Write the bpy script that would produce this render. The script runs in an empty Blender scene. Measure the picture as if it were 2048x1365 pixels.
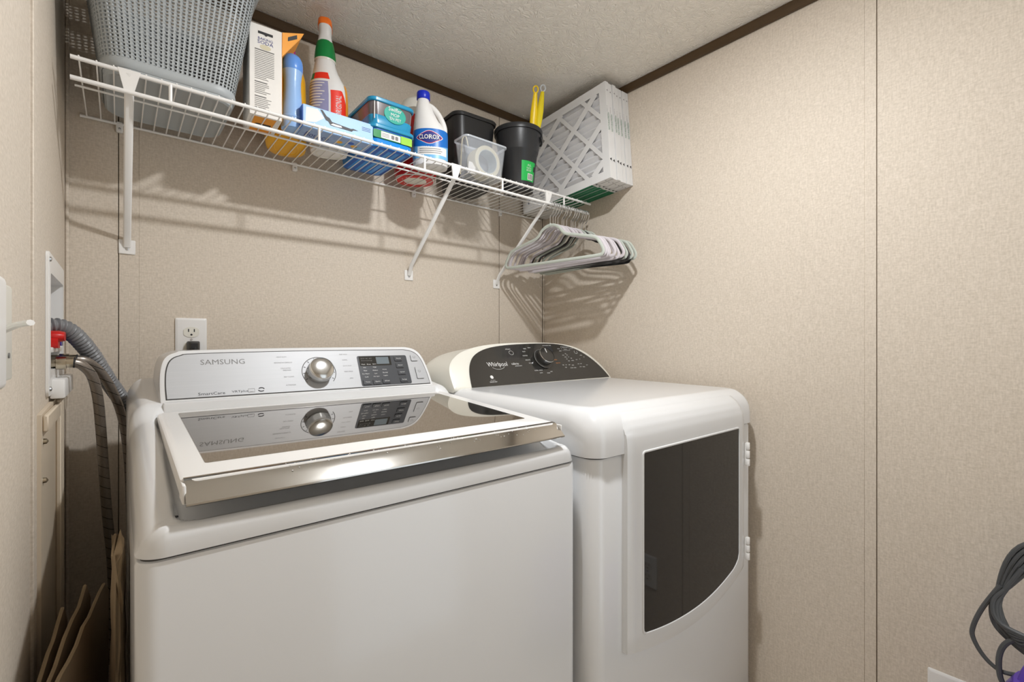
import bpy, bmesh, math, random
from math import sin, cos, pi, radians, sqrt
from mathutils import Vector, Matrix
random.seed(7)
SC = bpy.context.scene
COL = SC.collection

# ------------------------------------------------------------------ camera, light, exposure
F_PX, YAW = 940.0, radians(39.94)
cam_d = bpy.data.cameras.new('camera'); cam = bpy.data.objects.new('camera', cam_d); COL.objects.link(cam)
cam_d.sensor_width = 36; cam_d.lens = F_PX / 2048 * 36; cam_d.shift_y = 2.5 / 2048; cam_d.clip_start = 0.01
cam.location = (0.096, -1.52, 1.147); cam.rotation_euler = (radians(90), 0, -YAW)
SC.camera = cam
LAMP = (0.768, -1.038, 2.085)
LAMP_STRENGTH = 1420.0
w = bpy.data.worlds.new('world'); SC.world = w; w.use_nodes = True
w.node_tree.nodes['Background'].inputs[0].default_value = (0.90, 0.96, 1.0, 1)
w.node_tree.nodes['Background'].inputs[1].default_value = 1.35
vs = SC.view_settings
vs.view_transform = 'Standard'; vs.look = 'None'; vs.gamma = 1; vs.exposure = 0.0; vs.use_curve_mapping = False
SC.cycles.use_denoising = True
SC.cycles.max_bounces = 6; SC.cycles.diffuse_bounces = 5; SC.cycles.caustics_reflective = False; SC.cycles.caustics_refractive = False; SC.cycles.glossy_bounces = 4; SC.cycles.transmission_bounces = 6; SC.cycles.transparent_max_bounces = 8
SC.cycles.use_adaptive_sampling = True; SC.cycles.adaptive_threshold = .04

# ------------------------------------------------------------------ materials
def srgb(r, g, b):
    f = lambda c: (c/255/12.92) if c/255 <= .04045 else ((c/255+.055)/1.055)**2.4
    return (f(r), f(g), f(b), 1)
def mat(name, rgb, rough=.5, metal=0, coat=0, noise=0, nscale=20, bump=0, trans=0, ior=1.45, alpha=1, spec=.5, emit=0, stretch=(1,1,1)):
    m = bpy.data.materials.new(name); m.use_nodes = True
    nt = m.node_tree; b = nt.nodes['Principled BSDF']
    col = srgb(*rgb)
    b.inputs['Base Color'].default_value = col
    b.inputs['Roughness'].default_value = rough; b.inputs['Metallic'].default_value = metal
    b.inputs['Coat Weight'].default_value = coat; b.inputs['Coat Roughness'].default_value = .08
    b.inputs['Transmission Weight'].default_value = trans; b.inputs['IOR'].default_value = ior
    b.inputs['Specular IOR Level'].default_value = spec; b.inputs['Alpha'].default_value = alpha
    if emit:
        b.inputs['Emission Color'].default_value = col; b.inputs['Emission Strength'].default_value = emit
    if noise or bump:
        tc = nt.nodes.new('ShaderNodeTexCoord'); mp = nt.nodes.new('ShaderNodeMapping')
        mp.inputs['Scale'].default_value = stretch
        nz = nt.nodes.new('ShaderNodeTexNoise'); nz.inputs['Scale'].default_value = nscale; nz.inputs['Detail'].default_value = 2
        nt.links.new(tc.outputs['Object'], mp.inputs[0]); nt.links.new(mp.outputs[0], nz.inputs['Vector'])
        if noise:
            mx = nt.nodes.new('ShaderNodeMix'); mx.data_type = 'RGBA'
            mx.inputs[6].default_value = tuple(c*(1-noise) for c in col[:3]) + (1,)
            mx.inputs[7].default_value = tuple(min(1, c*(1+noise)) for c in col[:3]) + (1,)
            nt.links.new(nz.outputs['Fac'], mx.inputs[0]); nt.links.new(mx.outputs[2], b.inputs['Base Color'])
        if bump:
            bp = nt.nodes.new('ShaderNodeBump'); bp.inputs['Strength'].default_value = bump; bp.inputs['Distance'].default_value = .002
            nt.links.new(nz.outputs['Fac'], bp.inputs['Height']); nt.links.new(bp.outputs[0], b.inputs['Normal'])
    return m

def linen(name, rgb):
    m = bpy.data.materials.new(name); m.use_nodes = True
    nt = m.node_tree; N = nt.nodes; L = nt.links; b = N['Principled BSDF']
    b.inputs['Roughness'].default_value = .62; b.inputs['Specular IOR Level'].default_value = .25
    tc = N.new('ShaderNodeTexCoord')
    outs = []
    for st in ((60, 60, 430), (430, 430, 60), (190, 190, 190)):
        mp = N.new('ShaderNodeMapping'); mp.inputs['Scale'].default_value = st
        nz = N.new('ShaderNodeTexNoise'); nz.inputs['Scale'].default_value = 1.0; nz.inputs['Detail'].default_value = 1; nz.inputs['Roughness'].default_value = .6
        L.new(tc.outputs['Object'], mp.inputs[0]); L.new(mp.outputs[0], nz.inputs['Vector']); outs.append(nz.outputs['Fac'])
    a = N.new('ShaderNodeMath'); a.operation = 'ADD'; L.new(outs[0], a.inputs[0]); L.new(outs[1], a.inputs[1])
    a2 = N.new('ShaderNodeMath'); a2.operation = 'MULTIPLY_ADD'; L.new(outs[2], a2.inputs[0]); a2.inputs[1].default_value = 1.2; L.new(a.outputs[0], a2.inputs[2])
    mr = N.new('ShaderNodeMapRange'); mr.inputs[1].default_value = 1.15; mr.inputs[2].default_value = 2.05
    L.new(a2.outputs[0], mr.inputs[0])
    cr = N.new('ShaderNodeMix'); cr.data_type = 'RGBA'
    c = srgb(*rgb)
    cr.inputs[6].default_value = (c[0]*.87, c[1]*.86, c[2]*.84, 1); cr.inputs[7].default_value = (min(1, c[0]*1.09), min(1, c[1]*1.095), min(1, c[2]*1.10), 1)
    L.new(mr.outputs[0], cr.inputs[0]); L.new(cr.outputs[2], b.inputs['Base Color'])
    return m

def plaster(name, rgb):
    m = bpy.data.materials.new(name); m.use_nodes = True
    nt = m.node_tree; N = nt.nodes; L = nt.links; b = N['Principled BSDF']
    b.inputs['Base Color'].default_value = srgb(*rgb); b.inputs['Roughness'].default_value = .5
    tc = N.new('ShaderNodeTexCoord')
    n1 = N.new('ShaderNodeTexNoise'); n1.inputs['Scale'].default_value = 26; n1.inputs['Detail'].default_value = 2; n1.inputs['Distortion'].default_value = 2.2
    n2 = N.new('ShaderNodeTexVoronoi'); n2.inputs['Scale'].default_value = 34; n2.feature = 'DISTANCE_TO_EDGE'
    L.new(tc.outputs['Object'], n1.inputs['Vector'])
    v = N.new('ShaderNodeVectorMath'); v.operation = 'ADD'; sc = N.new('ShaderNodeVectorMath'); sc.operation = 'SCALE'; sc.inputs['Scale'].default_value = .09
    L.new(n1.outputs['Color'], sc.inputs[0]); L.new(tc.outputs['Object'], v.inputs[0]); L.new(sc.outputs[0], v.inputs[1]); L.new(v.outputs[0], n2.inputs['Vector'])
    a = N.new('ShaderNodeMath'); a.operation = 'MULTIPLY_ADD'; L.new(n2.outputs['Distance'], a.inputs[0]); a.inputs[1].default_value = -1.6; L.new(n1.outputs['Fac'], a.inputs[2])
    bp = N.new('ShaderNodeBump'); bp.inputs['Strength'].default_value = .6; bp.inputs['Distance'].default_value = .005
    L.new(a.outputs[0], bp.inputs['Height']); L.new(bp.outputs[0], b.inputs['Normal'])
    return m

def brushed(name, rgb, rough=.3):
    m = mat(name, rgb, rough, .25, noise=.05, nscale=1, bump=.03, stretch=(6, 900, 900)); return m

M = {}
M['wall'] = linen('linen_wallboard', (212, 201, 187))
M['joint'] = mat('joint_shadow_gap', (96, 80, 62), .8, noise=.1)
M['ceil'] = plaster('ceiling_plaster', (243, 238, 229))
M['trim'] = mat('brown_trim', (74, 55, 32), .4, noise=.15, nscale=8, stretch=(1, 1, 12))
M['floor'] = mat('vinyl_floor', (206, 197, 184), .45, noise=.2, nscale=6, stretch=(1, 8, 1))
M['door_gap'] = mat('door_white', (225, 222, 215), .4, noise=.02)
M['white'] = mat('white_enamel', (219, 220, 221), .22, coat=.4, noise=.012, nscale=4)
M['white2'] = mat('white_plastic', (232, 231, 229), .3, noise=.012, nscale=9)
M['cream'] = mat('cream_plastic', (226, 224, 214), .3, noise=.02, nscale=9)
M['grey_seal'] = mat('dark_gap', (70, 68, 66), .7, noise=.1)
M['silver'] = brushed('brushed_silver', (176, 177, 179), .50)
M['chrome'] = mat('chrome', (196, 194, 190), .10, 1, noise=.05, nscale=30)
M['knob'] = mat('satin_chrome', (205, 205, 203), .16, 1, noise=.08, nscale=60)
M['lidglass'] = mat('tinted_lid_glass', (156, 148, 138), .025, 1, noise=.02, nscale=4)
M['wall_white'] = mat('vinyl_white_wire', (238, 237, 235), .32, noise=.01)
M['black_gloss'] = mat('black_gloss_panel', (42, 41, 39), .12, coat=.5, noise=.05, nscale=30)
M['black_glass'] = mat('smoked_door_glass', (40, 39, 38), .04, noise=.05, nscale=8, ior=1.42)
M['panel_dark'] = mat('display_dark', (74, 76, 80), .25, noise=.05, nscale=40)
M['lcd'] = mat('lcd_grey', (112, 122, 128), .15, noise=.04, nscale=40)
M['ink'] = mat('grey_ink', (120, 119, 117), .5, noise=.02)
M['ink_light'] = mat('pale_ink', (122, 121, 119), .5, noise=.02)
M['ink_dark'] = mat('dark_ink', (42, 42, 44), .5, noise=.02)
M['ink_white'] = mat('white_ink', (222, 222, 220), .5, noise=.02)
M['ink_orange'] = mat('orange_ink', (215, 140, 75), .5, noise=.02)
M['black'] = mat('black_plastic', (38, 38, 39), .38, noise=.1, nscale=20, bump=.03)
M['black_bucket'] = mat('black_bucket_plastic', (44, 45, 47), .36, noise=.1, nscale=14, bump=.05)
M['basket'] = mat('grey_blue_plastic', (174, 180, 183), .42, noise=.03, nscale=12)
M['hose'] = mat('grey_corrugated', (126, 127, 129), .4, noise=.08, nscale=40)
M['brass'] = mat('nickel_fitting', (190, 180, 160), .25, 1, noise=.1, nscale=60)
M['red'] = mat('red_plastic', (205, 30, 28), .35, noise=.04)
M['green'] = mat('green_plastic', (10, 130, 62), .3, noise=.05)
M['orange'] = mat('orange_plastic', (250, 120, 28), .35, noise=.03)
M['yellow'] = mat('yellow_plastic', (250, 214, 20), .32, noise=.05)
M['yellow2'] = mat('yellow_sleeved_plastic', (232, 212, 40), .2, noise=.06)
M['jug_yellow'] = mat('golden_jug_plastic', (240, 178, 28), .32, noise=.06, nscale=18)
M['magenta'] = mat('magenta_cap', (168, 30, 130), .35, noise=.04)
M['blue_soft'] = mat('pale_blue_plastic', (150, 188, 236), .28, noise=.05, nscale=14)
M['blue_cap'] = mat('blue_cap_plastic', (96, 150, 228), .3, noise=.03)
M['royal'] = mat('royal_blue_plastic', (20, 44, 190), .3, noise=.04)
M['teal_lid'] = mat('aqua_tub_lid', (38, 142, 184), .25, noise=.05)
M['tub_blue'] = mat('blue_tub_plastic', (22, 92, 182), .3, noise=.12, nscale=35)
M['tub_blue2'] = mat('bright_blue_tub', (24, 140, 222), .3, noise=.05)
M['tub_grey'] = mat('smoky_tub_plastic', (104, 98, 100), .2, coat=.3, noise=.15, nscale=30)
M['teal'] = mat('teal_label', (26, 160, 142), .4, noise=.03)
M['lime'] = mat('lime_label', (150, 206, 66), .4, noise=.05)
M['label_green'] = mat('green_label', (34, 178, 80), .4, noise=.03)
M['paper'] = mat('white_paper_print', (236, 233, 228), .6, noise=.02)
M['box_blue'] = mat('sky_blue_carton', (158, 196, 240), .45, noise=.16, nscale=9)
M['box_blue_d'] = mat('deep_blue_carton', (44, 100, 196), .45, noise=.06)
M['box_under'] = mat('printed_carton_underside', (150, 175, 215), .5, noise=.25, nscale=60)
M['soda_orange'] = mat('orange_carton', (242, 160, 44), .5, noise=.04)
M['soda_tan'] = mat('tan_carton_inside', (196, 176, 150), .7, noise=.06)
M['clor_blue'] = mat('blue_bleach_label', (26, 110, 196), .35, noise=.05)
M['clor_lt'] = mat('light_blue_label', (120, 186, 232), .35, noise=.08)
M['clor_red'] = mat('crimson_diamond', (190, 28, 84), .4, noise=.02)
M['navy'] = mat('navy_print', (40, 50, 130), .5, noise=.03)
M['lilac'] = mat('lilac_label', (150, 150, 186), .5, noise=.1, nscale=60)
M['scar'] = mat('scarlet_label', (236, 52, 30), .4, noise=.04)
M['tape'] = mat('cream_masking_tape', (214, 206, 178), .55, noise=.05, nscale=30)
M['tape_core'] = mat('grey_card_core', (176, 186, 190), .55, noise=.12, nscale=30)
M['cardboard'] = mat('brown_cardboard', (156, 136, 112), .8, noise=.14, nscale=14)
M['kraft'] = mat('kraft_paper', (170, 150, 122), .85, noise=.15, nscale=20, bump=.3)
M['filter_frame'] = mat('white_chipboard', (226, 226, 226), .6, noise=.03, nscale=25)
M['filter_media'] = mat('pleated_media', (222, 222, 224), .9, noise=.05, nscale=30)
M['filter_green'] = mat('filter_green_print', (8, 112, 74), .5, noise=.12, nscale=40)
M['sage'] = mat('sage_velvet', (188, 194, 185), .8, noise=.05, nscale=60)
M['lil_vel'] = mat('pale_grey_velvet', (206, 200, 204), .8, noise=.05, nscale=60)
M['char_vel'] = mat('charcoal_velvet', (66, 64, 64), .85, noise=.08, nscale=60)
M['blk_vel'] = mat('black_velvet', (30, 29, 30), .85, noise=.08, nscale=60)
M['steel'] = mat('steel_wire', (200, 202, 204), .2, 1, noise=.05, nscale=50)
M['cord'] = mat('grey_cord', (78, 80, 82), .5, noise=.08, nscale=30)
M['purple'] = mat('purple_plastic', (96, 66, 172), .3, noise=.08)
M['beige_panel'] = mat('beige_access_panel', (206, 192, 172), .5, noise=.03, nscale=10)
M['frost'] = mat('clear_bin_plastic', (226, 232, 240), .12, noise=.02)
M['frost'].node_tree.nodes['Principled BSDF'].inputs['Alpha'].default_value = .20
M['clear_lid'] = mat('frosted_rim', (225, 232, 240), .2, noise=.02, alpha=.6)

def braid_mat():
    m = mat('braided_steel_hose', (150, 142, 134), .35, .75, noise=.25, nscale=420)
    nt = m.node_tree; N = nt.nodes; L = nt.links; b = N['Principled BSDF']
    tc = N.new('ShaderNodeTexCoord'); sep = N.new('ShaderNodeSeparateXYZ'); L.new(tc.outputs['Object'], sep.inputs[0])
    a = N.new('ShaderNodeMath'); a.operation = 'MULTIPLY_ADD'; L.new(sep.outputs['X'], a.inputs[0]); a.inputs[1].default_value = .6; L.new(sep.outputs['Z'], a.inputs[2])
    md = N.new('ShaderNodeMath'); md.operation = 'PINGPONG'; L.new(a.outputs[0], md.inputs[0]); md.inputs[1].default_value = .011
    lt = N.new('ShaderNodeMath'); lt.operation = 'LESS_THAN'; L.new(md.outputs[0], lt.inputs[0]); lt.inputs[1].default_value = .0006
    mx = N.new('ShaderNodeMix'); mx.data_type = 'RGBA'; src = b.inputs['Base Color'].links[0].from_socket
    L.new(lt.outputs[0], mx.inputs[0]); L.new(src, mx.inputs[6]); mx.inputs[7].default_value = (.02, .02, .02, 1); L.new(mx.outputs[2], b.inputs['Base Color'])
    return m
M['braid'] = braid_mat()
def bulb_mat():
    m = mat('lit_bulb', (255, 244, 228), .3, noise=0); b = m.node_tree.nodes['Principled BSDF']
    b.inputs['Emission Color'].default_value = (.97, .985, 1, 1); b.inputs['Emission Strength'].default_value = LAMP_STRENGTH; return m
M['bulb'] = bulb_mat()

# ------------------------------------------------------------------ geometry helpers
def mk(name, geo, m, parent=None, world=True, sharp=38, smooth=True):
    """geo = (verts, faces); vertices are in world space unless world=False; parts share their root's origin"""
    V, Fc = geo
    if parent is not None and world:
        r = parent
        while r.parent: r = r.parent
        o = r.location; V = [(p[0]-o[0], p[1]-o[1], p[2]-o[2]) for p in V]
    me = bpy.data.meshes.new(name); me.from_pydata([tuple(p) for p in V], [], Fc); me.validate(verbose=False)
    bm = bmesh.new(); bm.from_mesh(me); bmesh.ops.recalc_face_normals(bm, faces=bm.faces); bm.to_mesh(me); bm.free()
    if smooth:
        me.shade_smooth(); me.set_sharp_from_angle(angle=radians(sharp))
    ms = m if isinstance(m, (list, tuple)) else [m]
    for x in ms: me.materials.append(M[x] if isinstance(x, str) else x)
    o = bpy.data.objects.new(name, me); COL.objects.link(o)
    if parent is not None: o.parent = parent
    return o
def thing(name, label, cat, loc=(0, 0, 0), rz=0, group=None):
    o = bpy.data.objects.new(name, None); COL.objects.link(o); o.empty_display_size = .05
    o.location = loc; o.rotation_euler = (0, 0, rz); o['label'] = label; o['category'] = cat
    if group: o['group'] = group
    return o
def tag(o, label, cat, group=None):
    o['label'] = label; o['category'] = cat
    if group: o['group'] = group
    return o
def struct(o): o['kind'] = 'structure'; return o
def join(*gs):
    V, Fc = [], []
    for g in gs:
        n = len(V); V += list(g[0]); Fc += [tuple(i+n for i in f) for f in g[1]]
    return V, Fc
def xf(g, f): return [f(*p) for p in g[0]], g[1]
def shift(g, x, y, z): return [(p[0]+x, p[1]+y, p[2]+z) for p in g[0]], g[1]
def box(x0, x1, y0, y1, z0, z1, bev=0, seg=2):
    bm = bmesh.new(); bmesh.ops.create_cube(bm, size=1)
    for v in bm.verts:
        v.co = ((x0+x1)/2 + v.co.x*(x1-x0), (y0+y1)/2 + v.co.y*(y1-y0), (z0+z1)/2 + v.co.z*(z1-z0))
    if bev: bmesh.ops.bevel(bm, geom=list(bm.edges), offset=bev, segments=seg, affect='EDGES', profile=.5)
    bm.verts.index_update()
    g = ([tuple(v.co) for v in bm.verts], [tuple(v.index for v in f.verts) for f in bm.faces]); bm.free(); return g
def loft(rings, cap0=True, cap1=True, close=True):
    n = len(rings[0]); V = [p for r in rings for p in r]; Fc = []
    for i in range(len(rings)-1):
        for j in range(n if close else n-1):
            k = (j+1) % n; Fc.append((i*n+j, i*n+k, (i+1)*n+k, (i+1)*n+j))
    if cap0: Fc.append(tuple(range(n-1, -1, -1)))
    if cap1: Fc.append(tuple(range((len(rings)-1)*n, len(rings)*n)))
    return V, Fc
def lathe(prof, n=32, cx=0, cy=0, cap0=True, cap1=True):
    return loft([[(cx+r*cos(2*pi*j/n), cy+r*sin(2*pi*j/n), z) for j in range(n)] for r, z in prof], cap0, cap1)
def sup(a, b, n=40, e=2.0):
    out = []
    for j in range(n):
        t = 2*pi*j/n; c, s = cos(t), sin(t)
        out.append((a*math.copysign(abs(c)**(2/e), c), b*math.copysign(abs(s)**(2/e), s)))
    return out
def rrect(x0, x1, y0, y1, r, n=6):
    """counter-clockwise rounded rectangle"""
    out = []
    for cx, cy, a0 in ((x1-r, y1-r, 0), (x0+r, y1-r, pi/2), (x0+r, y0+r, pi), (x1-r, y0+r, 3*pi/2)):
        for k in range(n+1):
            a = a0 + pi/2*k/n; out.append((cx+r*cos(a), cy+r*sin(a)))
    return out
def prism(poly, f0, f1):
    """poly (2-D) mapped through f0 and f1 to the two faces of a slab"""
    return loft([[f0(*p) for p in poly], [f1(*p) for p in poly]])
def spline(pts, n=8, closed=False):
    P = [Vector(p) for p in pts]; out = []
    m = len(P); rng = range(m if closed else m-1)
    for i in rng:
        if closed: p0, p1, p2, p3 = P[i-1], P[i], P[(i+1) % m], P[(i+2) % m]
        else: p0, p1, p2, p3 = P[max(i-1, 0)], P[i], P[i+1], P[min(i+2, m-1)]
        for k in range(n):
            t = k/n
            out.append(.5*((2*p1) + (-p0+p2)*t + (2*p0-5*p1+4*p2-p3)*t*t + (-p0+3*p1-3*p2+p3)*t**3))
    if not closed: out.append(P[-1])
    return out
def tube(path, r, n=8, closed=False, rb=None, up=None):
    """r: number or function of arclength; rb second radius along 'up'"""
    P = [Vector(p) for p in path]; m = len(P); rings = []; s = 0; prev = None
    for i in range(m):
        if closed: t = (P[(i+1) % m]-P[i-1])
        else: t = P[min(i+1, m-1)]-P[max(i-1, 0)]
        t.normalize()
        if up is not None: a = Vector(up) - t*t.dot(Vector(up))
        elif prev is None: a = Vector((0, 0, 1)) if abs(t.z) < .9 else Vector((1, 0, 0)); a = a - t*t.dot(a)
        else: a = prev - t*t.dot(prev)
        a.normalize(); prev = a; b = t.cross(a)
        if i: s += (P[i]-P[i-1]).length
        ra = r(s) if callable(r) else r; r2 = rb if rb else ra
        rings.append([tuple(P[i] + a*(r2*cos(2*pi*j/n)) + b*(ra*sin(2*pi*j/n))) for j in range(n)])
    if closed:
        V = [p for q in rings for p in q]; Fc = []
        for i in range(m):
            for j in range(n):
                k = (j+1) % n; i2 = (i+1) % m; Fc.append((i*n+j, i*n+k, i2*n+k, i2*n+j))
        return V, Fc
    return loft(rings)
def rod(a, b, r, n=8): return tube([a, b], r, n)
_tc = {}
def text_geo(s, w=None, h=None, ext=.0002, align='CENTER', bold=0):
    """flat lettering in the xy plane, fitted to width w (and height h)"""
    cu = bpy.data.curves.new('txt', 'FONT'); cu.body = s; cu.size = 1; cu.align_x = align; cu.extrude = 0; cu.resolution_u = 2; cu.offset = bold
    o = bpy.data.objects.new('txt', cu); COL.objects.link(o)
    me = bpy.data.meshes.new_from_object(o)
    V = [tuple(v.co) for v in me.vertices]; Fc = [tuple(p.vertices) for p in me.polygons]
    bpy.data.objects.remove(o); bpy.data.curves.remove(cu); bpy.data.meshes.remove(me)
    xs = [p[0] for p in V]; ys = [p[1] for p in V]
    sx = (w/(max(xs)-min(xs))) if w else None; sy = (h/(max(ys)-min(ys))) if h else None
    sx = sx or sy; sy = sy or sx
    cx = (max(xs)+min(xs))/2; cy = (max(ys)+min(ys))/2
    return [((p[0]-cx)*sx, (p[1]-cy)*sy, 0) for p in V], Fc
def smoothstep(a, b, x):
    t = max(0, min(1, (x-a)/(b-a))); return t*t*(3-2*t)
def lerp(a, b, t): return a+(b-a)*t
def interp(tab, x):
    if x <= tab[0][0]: return tab[0][1]
    for (a, va), (b, vb) in zip(tab, tab[1:]):
        if x <= b: return lerp(va, vb, (x-a)/(b-a))
    return tab[-1][1]
def frame_map(O, lean):
    l = radians(lean); V = (0, sin(l), cos(l)); N = (0, -cos(l), sin(l))
    return lambda u, v, w=0: (O[0]+u, O[1]+v*V[1]+w*N[1], O[2]+v*V[2]+w*N[2])

# ------------------------------------------------------------------ the room
RW, RH, YF = 1.552, 2.105, -2.35       # right wall x, ceiling z, wall behind the camera
def panels(parent, rects, f):
    for a0, a1, b0, b1 in rects: mk('wall_panel', f(a0, a1, b0, b1), 'wall', parent)
g = .0016; T = .008
wb = struct(mk('wall_back', box(-.1, RW+.1, .009, .1, -.05, RH+.05), 'joint'))
panels(wb, [(0, .097-g, 0, RH), (.097, .1359, 0, RH), (.136, 1.3-g, 0, RH), (1.302, 1.545, 0, RH)], lambda a, b, c, d: box(a, b, 0, .009, c, d, .0006, 1))
wr = struct(mk('wall_right', box(RW+.009, RW+.1, YF-.1, .009, -.05, RH+.05), 'joint'))
panels(wr, [(-1.1785, -.001, 0, RH), (-1.203, -1.17855, 0, RH), (YF, -1.2048, 0, RH)], lambda a, b, c, d: box(RW, RW+.009, a, b, c, d, .0006, 1))
wl = struct(mk('wall_left', join(box(-.1, -.009, YF-.1, .009, -.05, 1.06), box(-.1, -.009, YF-.1, .009, 1.30, RH+.05), box(-.1, -.009, YF-.1, -.385, 1.06, 1.30), box(-.1, -.009, -.115, .009, 1.06, 1.30), box(-.1, -.09, -.39, -.11, 1.05, 1.31)), 'joint'))
panels(wl, [(YF, -.574, 0, RH), (-.57, -.385, 0, RH), (-.115, -.001, 0, RH), (-.385, -.115, 0, 1.06), (-.385, -.115, 1.30, RH)], lambda a, b, c, d: box(-.009, 0, a, b, c, d, .0004, 1))
mk('wall_panel', box(-.002, .0035, -.569, -.535, 0, RH, .0012, 1), 'wall', wl)
# unseen wall behind the camera; its opening is added to let world fill light in
wf = struct(mk('wall_front', join(box(-.1, .72, YF-.1, YF, -.05, RH+.05), box(1.48, RW+.1, YF-.1, YF, -.05, RH+.05), box(.72, 1.48, YF-.1, YF, 2.0, RH+.05)), 'wall'))
struct(mk('floor', box(-.1, RW+.1, YF-.1, .1, -.06, 0), 'floor'))
struct(mk('ceiling', box(-.1, RW+.1, YF-.1, .1, RH, RH+.08), 'ceil'))
struct(mk('trim_1', box(0, RW, -.011, -.0002, RH-.030, RH, .002, 1), 'trim'))
struct(mk('trim_2', box(RW-.011, RW-.0002, YF, -.0115, RH-.030, RH, .002, 1), 'trim'))
struct(mk('trim_3', box(.0002, .011, YF, -.0115, RH-.030, RH, .002, 1), 'trim'))
struct(mk('trim_4', box(.0002, .007, -.0075, -.0002, 0, RH-.032, .003, 2), 'wall'))
struct(mk('trim_5', box(RW-.0065, RW-.0002, -.007, -.0002, 0, RH-.032, .003, 2), 'wall'))

# ceiling lamp (out of frame, above and in front of the machines)
t = thing('ceiling_lamp', 'small round light fitting fixed flush under the ceiling', 'lamp', (LAMP[0], LAMP[1], RH))
mk('lamp_base', lathe([(.075, RH), (.075, RH-.006), (.066, RH-.012), (.046, RH-.0155), (.0345, RH-.0165), (.033, RH-.006)], 40, LAMP[0], LAMP[1], cap1=True), 'white2', t)
mk('diffuser', lathe([(.0325, LAMP[2]+.006), (.032, LAMP[2]+.002), (.026, LAMP[2]-.0005), (.014, LAMP[2]-.0020), (.004, LAMP[2]-.0025)], 24, LAMP[0], LAMP[1]), 'bulb', t)

# ------------------------------------------------------------------ washing machine
WX0, WX1, WY0, WY1 = .109, .795, -.888, -.165
wm = thing('washing_machine', 'white top-loading washing machine with tinted glass lid and silver console', 'washing machine', (.452, -.53, 0))
def body_rings(x0, x1, y0, y1, r, levels):
    out = []
    for z, ins in levels: out.append([(x, y, z) for x, y in rrect(x0+ins, x1-ins, y0+ins, y1-ins, max(.002, r-ins), 8)])
    return out
mk('body', loft(body_rings(WX0, WX1, WY0, WY1, .022, [(.03, .002), (.034, 0), (.905, 0), (.909, .0015), (.9105, .005)])), 'white', wm)
mk('seam', loft(body_rings(WX0, WX1, WY0, WY1, .022, [(.9085, .0045), (.915, .0045)])), 'grey_seal', wm)
for sx in (WX0+.06, WX1-.06):
    for sy in (WY0+.06, WY1-.06): mk('foot', lathe([(.02, 0), (.02, .012), (.012, .015), (.012, .035)], 16, sx, sy), 'black', wm)
def rr_dist(x, y, x0, x1, y0, y1, r):
    """distance inside a rounded rectangle, positive inside"""
    qx = abs(x-(x0+x1)/2) - ((x1-x0)/2-r); qy = abs(y-(y0+y1)/2) - ((y1-y0)/2-r)
    return r - (sqrt(max(qx, 0)**2+max(qy, 0)**2) + min(max(qx, qy), 0))
def top_cap(x0, x1, y0, y1, r, hfun, wfun, zseam, nx, ny):
    """a moulded top: height field over a rounded rectangle, rounded over its edges, with a skirt down to zseam"""
    def spread(n, lo, hi, dens):
        out = []
        for i in range(n+1):
            t = i/n; s = .5-.5*cos(pi*t); out.append(lo+(hi-lo)*lerp(t, s, dens))
        return out
    xs = spread(nx, x0, x1, .55); ys = spread(ny, y0, y1, .55); V = []; Fc = []
    for y in ys:
        for x in xs:
            px, py = x, y
            cx = x0+r if x < x0+r else (x1-r if x > x1-r else None); cy = y0+r if y < y0+r else (y1-r if y > y1-r else None)
            if cx is not None and cy is not None:
                dx, dy = x-cx, y-cy; m = max(abs(dx), abs(dy)); l = sqrt(dx*dx+dy*dy)
                if l > 1e-9: px, py = cx+dx*m/l, cy+dy*m/l
            d = max(0, rr_dist(px, py, x0, x1, y0, y1, r)); z = hfun(px, py)
            wd, ht = wfun(px, py)
            if d < wd: z -= ht*(1-sqrt(max(0, 1-((wd-d)/wd)**2)))
            V.append((px, py, max(z, zseam+.002)))
    W = nx+1
    for j in range(ny):
        for i in range(nx): Fc.append((j*W+i, j*W+i+1, (j+1)*W+i+1, (j+1)*W+i))
    edge = [i for i in range(W)] + [j*W+nx for j in range(1, ny+1)] + [ny*W+i for i in range(nx-1, -1, -1)] + [j*W for j in range(ny-1, 0, -1)]
    n0 = len(V)
    for k in edge: V.append((V[k][0], V[k][1], zseam))
    for k in range(len(edge)):
        k2 = (k+1) % len(edge); Fc.append((edge[k], n0+k, n0+k2, edge[k2]))
    Fc.append(tuple(range(n0, n0+len(edge))))
    return V, Fc
def w_height(x, y):
    S = .944 + max(0, (y+.870))/.45*.066 + .020*smoothstep(-.455, -.41, y)
    sd = rr_dist(x, y, .1475, .7635, -.8735, -.428, .026)
    lz = lerp(1.0165, .988, (y+.432)/-.436); fl = lerp(.930, min(S-.006, lz-.026), smoothstep(-.852, -.800, y))
    return lerp(S, fl, smoothstep(-.003, .005, sd))
def w_edge(x, y):
    r = .028; qx = abs(x-(WX0+WX1)/2)-((WX1-WX0)/2-r); qy = abs(y-(WY0+WY1)/2)-((WY1-WY0)/2-r)
    n = qx/sqrt(qx*qx+qy*qy) if qx > 0 and qy > 0 else (1 if qx > qy else 0)
    return lerp(.012, .030, n), lerp(.014, .044, n)
mk('top_cover', top_cap(WX0, WX1, WY0-.001, WY1, .028, w_height, w_edge, .9135, 150, 120), 'white', wm, sharp=60)
for k, (dx, dy) in enumerate(((0, 0), (.004, .001), (.007, -.001))):
    mk('paint_chip', shift(lathe([(.0022, -.0005), (.0018, .0012)], 8), .1405+dx, -.850+dy, .9440), 'ink_dark', wm)
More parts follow.
